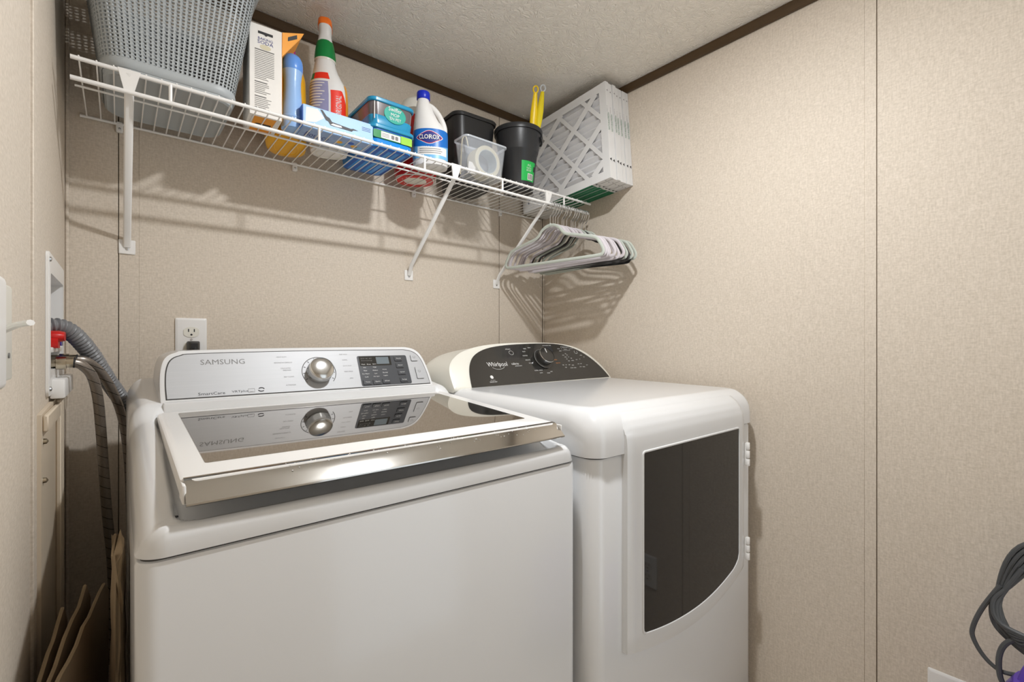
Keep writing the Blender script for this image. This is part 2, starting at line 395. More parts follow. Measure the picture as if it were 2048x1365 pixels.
# lid
LZ0, LZ1, LYB, LYF = 1.0165, .988, -.432, -.868
lid = mk('lid', loft([[(x, y, lerp(LZ0, LZ1, (y-LYB)/(LYF-LYB))+dz) for x, y in rrect(.1500+i, .7600-i, LYF+i*.3, LYB-i, .016, 6)] for dz, i in ((-.025, .002), (-.006, 0), (-.002, .001), (0, .004))]), 'white2', wm)
gl = rrect(.181, .729, -.806, -.456, .004, 3)
lidz = lambda y: lerp(LZ0, LZ1, (y-LYB)/(LYF-LYB))
mk('lid_glass', loft([[(x, y, lidz(y)-.004) for x, y in gl], [(x, y, lidz(y)+.0006) for x, y in gl]]), 'lidglass', lid)
prof = [(-.856, .9895), (-.8625, .9890), (-.8665, .9868), (-.8770, .9785), (-.8870, .9690), (-.8898, .9668), (-.8900, .9648), (-.8880, .9634), (-.872, .966), (-.856, .972)]
rings = []
for i in range(41):
    t_ = i/40; x = lerp(.1535, .7565, t_); bow = .0025*(1-(2*t_-1)**2)
    rings.append([(x, py-bow*smoothstep(-.858, -.89, py), pz) for py, pz in prof])
hd = mk('lid_handle', loft(rings), 'chrome', lid)
spl = []
for i in range(60):
    x = lerp(.24, .70, random.random()); k = random.choice((2, 3)); (y0_, z0_), (y1_, z1_) = prof[k-1], prof[k]; q = random.random()
    bow = .0025*(1-(2*(x-.1535)/.603-1)**2)
    y_ = lerp(y0_, y1_, q); z_ = lerp(z0_, z1_, q); r_ = random.choice((.0006, .0008, .0012))
    spl.append(shift(lathe([(r_, -.0003), (r_*.8, .0006)], 6), x, y_-bow*smoothstep(-.858, -.89, y_)-.0003, z_+.0003))
sp = mk('splash_marks', join(*spl), 'white2', hd); sp['kind'] = 'stuff'
for x in (.1525, .7575): mk('lid_end_cap', box(x-.0020, x+.0020, -.880, -.848, .964, .986, .002), 'white2', lid)
# console
WO = (.452, -.414, 1.029); wf_ = frame_map(WO, 27)
outer = [(-.2955, 0), (-.2965, .035), (-.2945, .072), (-.287, .098), (-.270, .1105), (-.235, .1155), (-.03, .1195), (.20, .1200), (.245, .1185), (.270, .108), (.284, .085), (.292, .045), (.2955, 0)]
def ins(poly, d, c=(0, .055)):
    return [(c[0]+(u-c[0])*(1-d/.29), c[1]+(v-c[1])*(1-d/.06)) for u, v in poly]
outer_s = [tuple(p)[:2] for p in spline([(u, v, 0) for u, v in outer], 4)]
back = lambda u, v: (WO[0]+u*1.0, -.20, WO[2]+max(v*.9-.004, -.03))
con = mk('console', loft([[wf_(u, v, -.004) for u, v in ins(outer_s, 0)], [wf_(u, v, 0) for u, v in ins(outer_s, .0035)], [wf_(u, v, 0) for u, v in ins(outer_s, .009)]], cap0=False) if False else
         loft([[back(u, v) for u, v in outer_s], [wf_(u, v, -.006) for u, v in outer_s], [wf_(u, v, -.0015) for u, v in ins(outer_s, .0012)], [wf_(u, v, 0) for u, v in ins(outer_s, .0045)]]), 'white', wm)
mk('console_foot', box(.160, .744, -.43, -.20, .99, 1.033, .004), 'white', wm)
face = ins(outer_s, .0105)
mk('face_gasket', prism(ins(outer_s, .0085), lambda u, v: wf_(u, v, -.001), lambda u, v: wf_(u, v, .0006)), 'grey_seal', con)
fp = mk('face_plate', prism(face, lambda u, v: wf_(u, v, -.001), lambda u, v: wf_(u, v, .0016)), 'silver', con)
FW = .0018
def ptext(s, u, v, wd, ht, m, parent, fm, name='lettering', w=FW):
    return mk(name, xf(text_geo(s, wd, ht), lambda x, y, z: fm(u+x, v+y, w)), m, parent, smooth=False)
ptext('SAMSUNG', -.188, .0855, .080, .0115, 'ink', fp, wf_)
ptext('SmartCare', -.212, .016, .046, .006, 'ink_dark', fp, wf_)
ptext('VRTplus', -.162, .0165, .030, .006, 'ink_dark', fp, wf_)
mk('badge', xf(join(*[tube([(.006*cos(a0+k*.3), .004*sin(a0+k*.3), 0) for k in range(8)], .0009, 5) for a0 in (0.3, 3.44)]), lambda x, y, z: wf_(-.122+x, .0185+y, FW+z)), 'ink_dark', fp)
mk('rating_mark', xf(join(tube([(-.006, -.004, 0), (.006, -.004, 0), (.006, .004, 0), (-.006, .004, 0)], .0003, 4, True), shift(text_geo('ENERGY', .008, .0016), 0, -.0025, 0)), lambda x, y, z: wf_(-.141+x, .0175+y, FW+z)), 'ink_light', fp)
# dial
KU, KV = .003, .0535
arc = [(.038*cos(a), .038*sin(a), 0) for a in [radians(-40+k*(260/40)) for k in range(41)]]
mk('dial_ring', xf(tube(arc, .0008, 4), lambda x, y, z: wf_(KU+x, KV+y, FW+z)), 'ink', fp)
tk = [box(.0315, .036, -.0006, .0006, 0, .0003) for _ in range(10)]
tk = join(*[xf(tk[i], lambda x, y, z, a=radians(-30+i*26.6): (x*cos(a)-y*sin(a), x*sin(a)+y*cos(a), z)) for i in range(10)])
mk('dial_ticks', xf(tk, lambda x, y, z: wf_(KU+x, KV+y, FW+z)), 'ink_dark', fp)
names = [('HEAVY DUTY', -.074, .094), ('BEDDING/WATERPROOF', -.072, .080), ('DELICATES/', -.068, .066), ('HANDWASH', -.066, .061), ('SELF CLEAN', -.064, .045), ('ACTIVEWEAR', -.062, .025), ('DEEP WASH', .066, .098), ('NORMAL', .068, .083), ('QUICK WASH', .071, .067), ('PERM PRESS', .072, .052), ('SPIN', .076, .034)]
for s, u, v in names: ptext(s, u, v, .0021*len(s), .0030, 'ink_light', fp, wf_)
knob = mk('dial_knob', xf(lathe([(.0285, 0), (.0285, .004), (.0272, .006), (.0268, .020), (.0258, .0235), (.0235, .0248), (.012, .0262), (.004, .0268)], 40), lambda x, y, z: wf_(KU+x, KV+y, FW+z)), 'knob', fp)
mk('knob_rim', xf(lathe([(.0269, .0195), (.0276, .0215), (.0262, .0238)], 40, cap0=False, cap1=False), lambda x, y, z: wf_(KU+x, KV+y, FW+z)), 'white2', knob)
# display block
dp = mk('display_panel', prism(rrect(.0985, .2325, .0115, .0925, .004, 3), lambda u, v: wf_(u, v, 0), lambda u, v: wf_(u, v, .0024)), 'panel_dark', fp)
mk('display_screen', prism(rrect(.147, .181, .069, .0885, .001, 2), lambda u, v: wf_(u, v, .002), lambda u, v: wf_(u, v, .0029)), 'lcd', dp)
W2 = .0027
mk('screen_bezel', prism(rrect(.103, .187, .065, .091, .001, 2), lambda u, v: wf_(u, v, .002), lambda u, v: wf_(u, v, .00265)), 'black_gloss', dp)
for i, (u, v) in enumerate(((.113, .0205), (.138, .0205), (.163, .0215), (.2075, .0825), (.2085, .063), (.210, .0435), (.2115, .0225))):
    bt = mk('button', prism(rrect(u-.0105, u+.0105, v-.0065, v+.0065, .0015, 3), lambda a, b: wf_(a, b, .002), lambda a, b: wf_(a, b, .0045)), 'panel_dark', dp)
    mk('button_edge', xf(tube([(p[0], p[1], 0) for p in rrect(u-.0108, u+.0108, v-.0068, v+.0068, .0015, 3)], .0003, 4, True), lambda x, y, z: wf_(x, y, .0028)), 'ink', bt)
    ptext(('Temp.', 'Spin', 'Soil Level', 'Delay End', 'My Cycle', 'SuperSpeed', 'Pre Soak')[i], u+.001, v, .0125, .0034, 'ink_white', bt, wf_, w=.0047)
for c, (u0, col) in enumerate(((.106, ('Hot', 'Warm', 'Eco Warm', 'Cold')), (.132, ('High', 'Medium', 'Low', 'No Spin')), (.157, ('Heavy', 'Normal', 'Light')))):
    for r_, s in enumerate(col): ptext(s, u0+.0075, .0605-.0085*r_-(.007 if c == 2 else 0), .0022*len(s), .0030, 'ink_white', dp, wf_, w=W2)
for r_, s in enumerate(('ECO  BC  SET', 'Sensing')): ptext(s, .122, .085-.006*r_, .028, .0028, 'ink', dp, wf_, w=W2+.0003)
for k, s in enumerate(('Wash', 'Rinse', 'Spin')): ptext(s, .111+k*.0145, .069, .0095, .0028, 'ink_white', dp, wf_, w=W2+.0003)
for u, v, a, b_ in ((.2545, .0835, .0095, .0085), (.2605, .0400, .0100, .0165)):
    pb = mk('push_button', prism(rrect(u-a, u+a, v-b_, v+b_, .002, 3), lambda q, r: wf_(q, r, .001), lambda q, r: wf_(q, r, .0042)), 'silver', fp)
    mk('button_edge', xf(tube([(p[0], p[1], 0) for p in rrect(u-a, u+a, v-b_, v+b_, .002, 3)], .0004, 4, True), lambda x, y, z: wf_(x, y, .0024)), 'ink', pb)
    mk('power_mark', xf(tube([(.0032*cos(q), .0032*sin(q), 0) for q in [radians(120+k*30) for k in range(11)]], .0004, 4), lambda x, y, z: wf_(u+x, v+b_*.25+y, .0044)), 'ink', pb)

# ------------------------------------------------------------------ dryer
DX0, DX1, DY0, DY1 = .806, 1.517, -.925, -.19
dr = thing('clothes_dryer', 'white front-loading clothes dryer with dark window and arched black console', 'dryer', (1.154, -.56, 0))
mk('body', loft(body_rings(DX0+.006, DX1-.006, DY0+.006, DY1, .03, [(.03, .003), (.034, 0), (.908, 0), (.9125, .003)])), 'white', dr)
mk('seam', loft(body_rings(DX0+.008, DX1-.008, DY0+.010, DY1, .028, [(.911, .001), (.917, .001)])), 'grey_seal', dr)
for sx in (DX0+.06, DX1-.06):
    for sy in (DY0+.06, DY1-.06): mk('foot', lathe([(.02, 0), (.02, .012), (.012, .015), (.012, .035)], 16, sx, sy), 'black', dr)
def d_height(x, y): return 1.0115 + .006*(y+.925)/.6
def d_edge(x, y):
    f = smoothstep(-.84, -.90, y)
    return lerp(.036, .062, f), lerp(.040, .066, f)
mk('top_cover', top_cap(DX0, DX1, DY0, DY1, .040, d_height, d_edge, .9165, 110, 110), 'white', dr, sharp=60)
DRX0, DRX1 = .897, 1.428
def door_y(z):          # outer face of the door; wraps over the rounded front edge at the top
    return interp([(0, -.938), (.93, -.9385), (.950, -.9365), (.968, -.9305), (.983, -.9205), (.995, -.906), (1.004, -.889), (1.0105, -.868)], z)
def door_bot(x):
    u = (x-1.165)/.27; return .468 + .060*u*u*(1.0 if u > 0 else .62)
NX, NZ = 40, 44
Vd = []; Fd = []
for j in range(NZ+1):
    for i in range(NX+1):
        x = lerp(DRX0, DRX1, i/NX); z0 = door_bot(x); s = j/NZ
        z = lerp(z0, .93, s/.55) if s < .55 else lerp(.93, 1.0105, ((s-.55)/.45)**.8)
        e = min(1, (x-DRX0)/.012, (DRX1-x)/.012, (z-z0+.0001)/.014); rnd = .006*(1-sqrt(max(0, 1-(1-e)**2)))
        cx_ = 0
        Vd.append((x, door_y(z)+rnd+cx_, z - (rnd*.8 if z > .96 else 0)))
for j in range(NZ):
    for i in range(NX): a = j*(NX+1)+i; Fd.append((a, a+1, a+NX+2, a+NX+1))
ed = list(range(NX+1)) + [j*(NX+1)+NX for j in range(1, NZ+1)] + [NZ*(NX+1)+i for i in range(NX-1, -1, -1)] + [j*(NX+1) for j in range(NZ-1, 0, -1)]
n0 = len(Vd)
for k in ed: Vd.append((Vd[k][0], min(-.86, Vd[k][1]+.018), Vd[k][2]-(.010 if Vd[k][2] > .985 else 0)))
for k in range(len(ed)): k2 = (k+1) % len(ed); Fd.append((ed[k], n0+k, n0+k2, ed[k2]))
door = mk('door', (Vd, Fd), 'white', dr, sharp=50)
# door window: a flat top, straight sides and a bowed bottom
wx0, wx1, wt = .942, 1.384, .9155
def win_bot(x):
    u = (x-1.150)/.21; return .509 + .024*u*u*(1 if u < 0 else 1.5)
wpoly = []
wpoly += [(wx0+.006-.006*cos(a), wt-.006+.006*sin(a)) for a in [pi/2*k/4 for k in range(5)]]
wpoly += [(wx1-.006+.006*sin(a), wt-.006+.006*cos(a)) for a in [pi/2*k/4 for k in range(5)]]
wpoly += [(wx1, lerp(wt-.006, win_bot(wx1)+.024, k/6)) for k in range(1, 7)]
wpoly += [(lerp(wx1-.006, wx0+.010, k/30), win_bot(lerp(wx1-.006, wx0+.010, k/30))+(.010 if k == 0 else .003 if k == 1 else 0)) for k in range(31)]
wpoly += [(wx0+.002, win_bot(wx0)+.004), (wx0, win_bot(wx0)+.012)]
def wy(x, off): return -.9383-off
mk('door_window', prism(wpoly, lambda x, z: (x, wy(x, -.004), z), lambda x, z: (x, wy(x, .0012), z)), 'black_glass', door)
mk('window_rim', tube([(x, wy(x, .0004), z) for x, z in wpoly], .0028, 6, True), 'white', door)
for z0, z1 in ((.806, .868), (.546, .606)):
    hg = mk('hinge', box(1.4265, 1.437, -.9385, -.915, z0, z1, .002), 'white2', dr)
    for a, b_ in ((z0-.001, z0+.018), (z0+.021, z1-.021), (z1-.018, z1+.001)): mk('knuckle', lathe([(.0048, a), (.0055, a+.001), (.0055, b_-.001), (.0048, b_)], 12, 1.4315, -.9415), 'white2', hg)
DO = (1.158, -.42, 1.012); df = frame_map(DO, 34)
outer = [(-.347, 0), (-.347, .03), (-.344, .062), (-.332, .090), (-.308, .113), (-.27, .134), (-.21, .1505), (-.14, .1600), (-.06, .1645), (.03, .1655), (.11, .1640), (.17, .1590), (.222, .1480), (.262, .130), (.294, .105), (.322, .070), (.340, .035), (.348, 0)]
os_ = [tuple(p)[:2] for p in spline([(u, v, 0) for u, v in outer], 3)]
def dins(poly, d): return [(u*(1-d/.347), max(0, .06+(v-.06)*(1-d/.09))) for u, v in poly]
dback = lambda k, y: [(DO[0]+u*k, y, DO[2]-.004+v*.76*(1-(1-k)*1.2)) for u, v in os_]
dcon = mk('console', loft([dback(.95, -.205), dback(.985, -.222), dback(1.0, -.25), [df(u, v, -.012) for u, v in os_], [df(u, v, -.003) for u, v in dins(os_, .002)], [df(u, v, 0) for u, v in dins(os_, .008)]]), 'cream', dr, sharp=45)
pan = [(-.288, .006), (-.284, .030), (-.277, .058), (-.264, .086), (-.243, .110), (-.21, .1285), (-.165, .1415), (-.10, .150), (-.02, .1545), (.06, .1565), (.125, .1545), (.18, .146), (.222, .1315), (.258, .110), (.290, .080), (.316, .043), (.331, .008)]
ps = [tuple(p)[:2] for p in spline([(u, v, 0) for u, v in pan], 3)]
dpn = mk('control_panel', prism(ps, lambda u, v: df(u, v, -.001), lambda u, v: df(u, v, .0022)), 'black_gloss', dcon)
DW = .0026
def dtext(s, u, v, wd, ht, m='ink_white', name='lettering'): return ptext(s, u, v, wd, ht, m, dpn, df, name, DW)
dtext('Whirlpool', -.165, .077, .078, .020)
mk('swirl_mark', xf(tube([(.018*cos(a)*1.4, .012*sin(a), 0) for a in [radians(200+k*14) for k in range(12)]], .0006, 4), lambda x, y, z: df(-.165+x, .073+y, DW)), 'ink_white', dpn)
dtext('cabrio', -.093, .079, .030, .008); dtext('platinum', -.082, .070, .028, .005)
dtext('STEAM', -.098, .134, .020, .004); mk('steam_mark', xf(tube([(.009*cos(a), .0075*sin(a), 0) for a in [radians(k*24) for k in range(15)]], .0007, 4, True), lambda x, y, z: df(-.090+x, .120+y, DW)), 'ink_white', dpn)
mk('fabric_mark', xf(join(lathe([(.006, 0), (.005, .0004)], 12), shift(text_geo('Accudry', .018, .003), 0, -.011, 0), shift(text_geo('SENSOR DRY', .028, .004), 0, -.0165, 0)), lambda x, y, z: df(-.205+x, .035+y, DW+z)), 'ink_white', dpn)
KU2, KV2 = .034, .092
kb = mk('dial_knob', xf(lathe([(.036, 0), (.036, .004), (.030, .006), (.029, .026), (.027, .029), (.012, .030)], 40), lambda x, y, z: df(KU2+x, KV2+y, DW+z)), 'black_gloss', dpn)
mk('knob_rim', xf(lathe([(.0292, .0255), (.0300, .0275), (.0284, .0292)], 40, cap0=False, cap1=False), lambda x, y, z: df(KU2+x, KV2+y, DW+z)), 'knob', kb)
mk('knob_ring', xf(tube([(.0355*cos(a), .0355*sin(a), .0045) for a in [2*pi*k/40 for k in range(40)]], .0009, 5, True), lambda x, y, z: df(KU2+x, KV2+y, DW+z)), 'ink', kb)
mk('pointer', xf(box(-.0012, .0012, .008, .024, .0298, .0308), lambda x, y, z: df(KU2+x, KV2+y, DW+z)), 'ink_white', kb)
mk('time_display', prism(rrect(.070, .103, .122, .144, .001, 2), lambda u, v: df(u, v, .001), lambda u, v: df(u, v, .0028)), 'ink_dark', dpn)
dtext('ESTIMATED TIME', .084, .1475, .040, .0028)
for s, u, v in (('TIMED', -.025, .135), ('HEAVY', -.003, .139), ('BULKY', -.033, .124), ('SANITIZE', -.036, .108), ('DELICATE', -.032, .091), ('CASUAL', -.026, .079), ('NORMAL  SENSOR', -.005, .050), ('QUICK', .002, .040), ('STEAM', .034, .038), ('RACK', .050, .043), ('REFRESH', .092, .088), ('TOUCH UP', .100, .075)):
    dtext(s, u, v, .0026*len(s), .0036, 'ink_orange' if u > .08 else 'ink_white')
mk('panel_outline', xf(tube([(p[0], p[1], 0) for p in rrect(.150, .190, .126, .143, .003, 3)], .0005, 4, True), lambda x, y, z: df(x, y, DW)), 'ink_white', dpn)
dtext('WRINKLE SHIELD', .170, .138, .030, .003); dtext('Steam', .168, .131, .016, .003)
dtext('MORE', .135, .133, .012, .003); dtext('LESS', .139, .124, .012, .003); dtext('START', .203, .134, .016, .003)
mk('start_mark', xf(tube([(.0075*cos(a), .0065*sin(a), 0) for a in [radians(120+k*28) for k in range(11)]], .0008, 4), lambda x, y, z: df(.215+x, .118+y, DW)), 'ink_white', dpn)
for i, (s, u, v) in enumerate((('HIGH', .143, .106), ('MED', .158, .112), ('LOW', .163, .106), ('EXTRA', .150, .098), ('LOW', .165, .098), ('DRY', .153, .090), ('TEMP', .176, .092), ('LESS', .158, .082), ('NORMAL', .178, .083), ('MORE', .200, .086), ('ON', .218, .088), ('CANCEL', .234, .104), ('OFF', .246, .096), ('TIME', .120, .066), ('DRY', .135, .066), ('DAMP', .151, .066), ('LEVEL', .168, .064), ('LOUD', .199, .068), ('SOFT', .213, .068), ('LOCK', .241, .062), ('TEMP', .128, .056), ('DRYNESS', .156, .053), ('SIGNAL', .173, .053), ('CYCLE', .203, .056), ('SIGNAL', .220, .055))):
    dtext(s, u, v, .0021*len(s), .0032)

# ------------------------------------------------------------------ wire shelf
SZ = 1.6875
SY = -.305
sh = thing('wire_shelf', 'white vinyl-coated wire shelf with hanging rail spanning the back wall', 'shelf', (.77, -.15, SZ))
SX0, SX1 = .026, 1.513
mk('front_rail', rod((SX0, SY, SZ), (SX1, SY, SZ), .0042, 10), 'wall_white', sh)
mk('hanging_rail', rod((SX0, SY-.002, SZ-.040), (SX1-.012, SY-.002, SZ-.040), .0046, 10), 'wall_white', sh)
mk('back_rail', rod((SX0, -.008, SZ-.002), (SX1+.01, -.008, SZ-.002), .0034, 8), 'wall_white', sh)
for y in (-.185,): mk('cross_rod', rod((SX0, y, SZ-.0042), (SX1, y, SZ-.0042), .0024, 8), 'wall_white', sh)
w0 = None
nw = int((SX1-.010-.038)/.0254)
for i in range(nw+1):
    x = .038+i*.0254
    if w0 is None:
        w0 = mk('deck_wire', tube([(x, SY-.004, SZ+.0036), (x, SY+.006, SZ+.0040), (x, SY+.02, SZ+.0002), (x, -.005, SZ-.0003)], .0015, 6), 'wall_white', sh)
    else:
        o = w0.copy(); COL.objects.link(o); o.parent = sh; o.location = (i*.0254, 0, 0)
for x in (.1796, .482, .7805, 1.0715, 1.364):
    mk('drop_tie', rod((x, SY-.001, SZ), (x, SY-.001, SZ-.040), .0034, 8), 'wall_white', sh)
for x in (.1125, .888, 1.283):
    zb = 1.397
    br = mk('support_brace', tube([(x, SY-.001, SZ-.002), (x, SY+.012, SZ-.040), (x, -.022, zb+.022), (x, -.004, zb-.012)], .0078, 8, rb=.0045, up=(0, .6, .5)), 'wall_white', sh)
    mk('brace_head', loft([[(x+a, SY-.005-d, SZ+.004), (x+a*.45, SY+.001-d, SZ-.036)] for a, d in ((-.018, 0), (.018, 0), (.018, -.004), (-.018, -.004))], cap0=True, cap1=True), 'wall_white', br)
    mk('brace_foot', box(x-.0165, x+.0165, -.004, -.0002, zb-.030, zb+.006, .0015, 1), 'wall_white', br)
    mk('screw', xf(lathe([(.0036, 0), (.003, .0016), (.001, .002)], 12), lambda a, b, c: (x+a, -.004-c, zb-.017+b)), 'steel', br)
for x in (.098, .505, .905, 1.30):
    cl = mk('wall_clip', box(x-.007, x+.007, -.011, -.0002, SZ-.022, SZ+.004, .002, 1), 'wall_white', sh)
    mk('screw', xf(lathe([(.003, 0), (.0025, .0014), (.001, .0018)], 10), lambda a, b, c: (x+a, -.011-c, SZ-.014+b)), 'steel', cl)
DK = SZ+.0014       # deck level for things standing on the wires (front wires rise to it)

# ------------------------------------------------------------------ shelf contents
# laundry basket
def basket():
    t = thing('laundry_basket', 'grey woven-pattern plastic laundry basket at left end of shelf', 'basket', (.19, -.17, DK))
    zb, zt = DK, 1.965
    def ring(z, off=0, n=110):
        s = (z-zb)/(zt-zb); x0, x1 = lerp(.072, .036, s), lerp(.300, .345, s); y0, y1 = lerp(-.293, -.335, s), lerp(-.040, -.010, s)
        P = rrect(x0+off, x1-off, y0+off, y1-off, lerp(.045, .05, s)-off, 16)
        # resample evenly
        L = [0]; m = len(P)
        for i in range(m): L.append(L[-1]+math.dist(P[i], P[(i+1) % m]))
        out = []; k = 0
        for q in range(n):
            d = L[-1]*q/n
            while L[k+1] < d: k += 1
            f = (d-L[k])/max(1e-9, L[k+1]-L[k]); a, b = P[k % m], P[(k+1) % m]; out.append((lerp(a[0], b[0], f), lerp(a[1], b[1], f), z))
        return out
    n = 110
    zl0, zl1 = 1.7195, 1.950
    mk('base', loft([ring(zb+.004, .012), ring(zb, .004), ring(zb+.003, 0), ring(zl0-.004, 0), ring(zl0, .0), ring(zl0, .003), ring(zb+.010, .003)], cap0=True, cap1=True), 'basket', t)
    mk('base_band', loft([ring(zb+.012, -.0008), ring(zb+.016, -.0035), ring(zl0-.006, -.0035), ring(zl0, -.0008)], False, False), 'basket', t)
    rows = 34; V = []; Fc = []
    zs = [lerp(zl0, zl1, i/rows) for i in range(rows+1)]
    # each cell: a frame around an open hole; neighbouring columns are staggered in depth to give the woven ribs
    for i in range(rows):
        za, zc = zs[i], zs[i+1]; dz = zc-za
        A, B = ring(za, 0, n), ring(zc, 0, n)
        hz0, hz1 = za+dz*.30, zc-dz*.06
        H0, H1 = ring(hz0, 0, n), ring(hz1, 0, n); I0, I1 = ring(hz0, .0030, n), ring(hz1, .0030, n)
        O0 = ring((za+hz0)/2, -.0012, n)
        for j in range(n):
            k = (j+1) % n
            def m2(P, f): return tuple(lerp(P[j][q], P[k][q], f) for q in range(3))
            st = .18 if (i % 2) else .24
            a0, a1, b0, b1 = A[j], A[k], B[j], B[k]
            h00, h01, h10, h11 = m2(H0, st), m2(H0, 1-st*.9), m2(H1, st), m2(H1, 1-st*.9)
            g00, g01, g10, g11 = m2(I0, st), m2(I0, 1-st*.9), m2(I1, st), m2(I1, 1-st*.9)
            oc = m2(O0, .5)
            s0 = len(V); V += [a0, a1, b1, b0, h00, h01, h11, h10, g00, g01, g11, g10, oc]
            Fc += [(s0, s0+1, s0+12), (s0+1, s0+5, s0+12), (s0+5, s0+4, s0+12), (s0+4, s0, s0+12),
                   (s0+1, s0+2, s0+6, s0+5), (s0+2, s0+3, s0+7, s0+6), (s0+3, s0, s0+4, s0+7),
                   (s0+4, s0+5, s0+9, s0+8), (s0+5, s0+6, s0+10, s0+9), (s0+6, s0+7, s0+11, s0+10), (s0+7, s0+4, s0+8, s0+11)]
    # leave the handle opening in the middle of the front
    keep = []
    for f in Fc:
        c = [sum(V[q][a] for q in f)/len(f) for a in range(3)]
        if c[1] < -.30 and .222 < c[0] < .298 and c[2] > 1.918: continue
        keep.append(f)
    lat = mk('lattice', (V, keep), 'basket', t, smooth=False); lat['kind'] = 'stuff'
    hp = [(.222, 1.966), (.222, 1.935), (.230, 1.921), (.245, 1.918), (.275, 1.918), (.290, 1.921), (.298, 1.935), (.298, 1.966)]
    yf = lambda z: lerp(-.293, -.335, (z-zb)/(zt-zb))
    mk('handle_rim', tube(spline([(x, yf(z)-.001, z) for x, z in hp], 4), .0036, 8), 'basket', t)
    mk('rim', loft([ring(zl1-.002, -.001), ring(zl1, -.006), ring(zt, -.008), ring(zt+.004, -.004), ring(zt+.002, .004), ring(zl1, .004)], False, False), 'basket', t)
basket()

# baking soda carton
def soda():
    t = thing('baking_soda_box', 'tall white and orange baking soda carton with torn open top flaps', 'carton', (.3710, -.220, DK), radians(-3))
    a, b, h = .0355, .052, .219
    mk('carton', box(-a, a, -b, b, 0, h, .0015, 1), 'paper', t, world=False)
    mk('orange_side', box(a-.0004, a+.0005, -b+.0015, b-.0015, .002, h-.002), 'soda_orange', t, world=False)
    mk('underside_print', box(-a+.012, a-.010, -b+.006, b-.012, -.0005, .0003), 'soda_orange', t, world=False)
    mk('underside_badge', xf(join(box(-.004, .018, -.010, .006, -.0009, 0), lathe([(.008, -.0009), (.008, 0)], 12, -.009, -.002)), lambda x, y, z: (x, y, z)), 'ink_dark', t, world=False)
    fy = -b-.0004
    fm = lambda u, v, w=0: (u, fy-w, v)
    def tx(s, u, v, wd, ht, m): return mk('lettering', xf(text_geo(s, wd, ht), lambda x, y, z: fm(u+x, v+y)), m, t, world=False, smooth=False)
    mk('brand_band', prism([(-.017, .203), (.015, .203), (.015, .197), (.004, .197), (0, .194), (-.004, .197), (-.017, .197)], lambda u, v: fm(u, v, -.0002), lambda u, v: fm(u, v, .0002)), 'ink_dark', t, world=False)
    tx('BAKING', -.001, .186, .032, .0062, 'navy'); tx('SODA', -.001, .1775, .034, .0080, 'navy')
    mk('glow_disc', prism([(.012*cos(q), .167+.006*sin(q)) for q in [2*pi*k/20 for k in range(20)]], lambda u, v: fm(u-.001, v, -.0003), lambda u, v: fm(u-.001, v, .00005)), 'tape', t, world=False)
    random.seed(3); lines = []
    for k in range(34):
        z = .157-k*.0043
        if k in (17, 25): continue
        wdt = .042 if k < 15 else .036*random.uniform(.6, 1)
        lines.append(box(-.024, -.024+wdt, fy-.0002, fy, z, z+(.0026 if k in (0, 18, 26) else .0012)))
    mk('small_print', join(*lines), 'ink_light', t, world=False, smooth=False)
    # torn flaps: folded-out orange panel at the right, bare ones at the back and left
    mk('front_flap', loft([[(a, -b, h-.060), (a+.001, -b, h), (a+.001, b*.6, h), (a, b*.6, h-.050)], [(a+.046, -b+.012, h+.008), (a+.052, -b+.006, h+.020), (a+.050, b*.5, h+.026), (a+.046, b*.5, h+.008)]]), 'soda_orange', t, world=False)
    mk('flap_badge', loft([[(a+.0135, -b+.0035, h-.016), (a+.0355, -b+.0065, h-.001), (a+.0350, -b+.0065, h+.009), (a+.0140, -b+.0035, h-.006)], [(a+.0135, -b+.0008, h-.016), (a+.0355, -b+.0040, h-.001), (a+.0350, -b+.0040, h+.009), (a+.0140, -b+.0008, h-.006)]]), 'ink_dark', t, world=False)
    mk('rear_flap', loft([[(-a+.004, b, h-.002), (a, b, h-.002), (a+.012, b+.004, h+.034), (-a+.02, b+.002, h+.028)], [(-a+.004, b-.0012, h-.002), (a, b-.0012, h-.002), (a+.012, b+.0028, h+.034), (-a+.02, b+.0008, h+.028)]]), 'soda_tan', t, world=False)
    mk('side_flap', loft([[(-a, -b, h), (-a, b, h), (-a-.004, b-.01, h+.030), (-a-.002, -b+.03, h+.018)], [(-a+.001, -b, h), (-a+.001, b, h), (-a-.003, b-.01, h+.030), (-a-.001, -b+.03, h+.018)]]), 'paper', t, world=False)
soda()

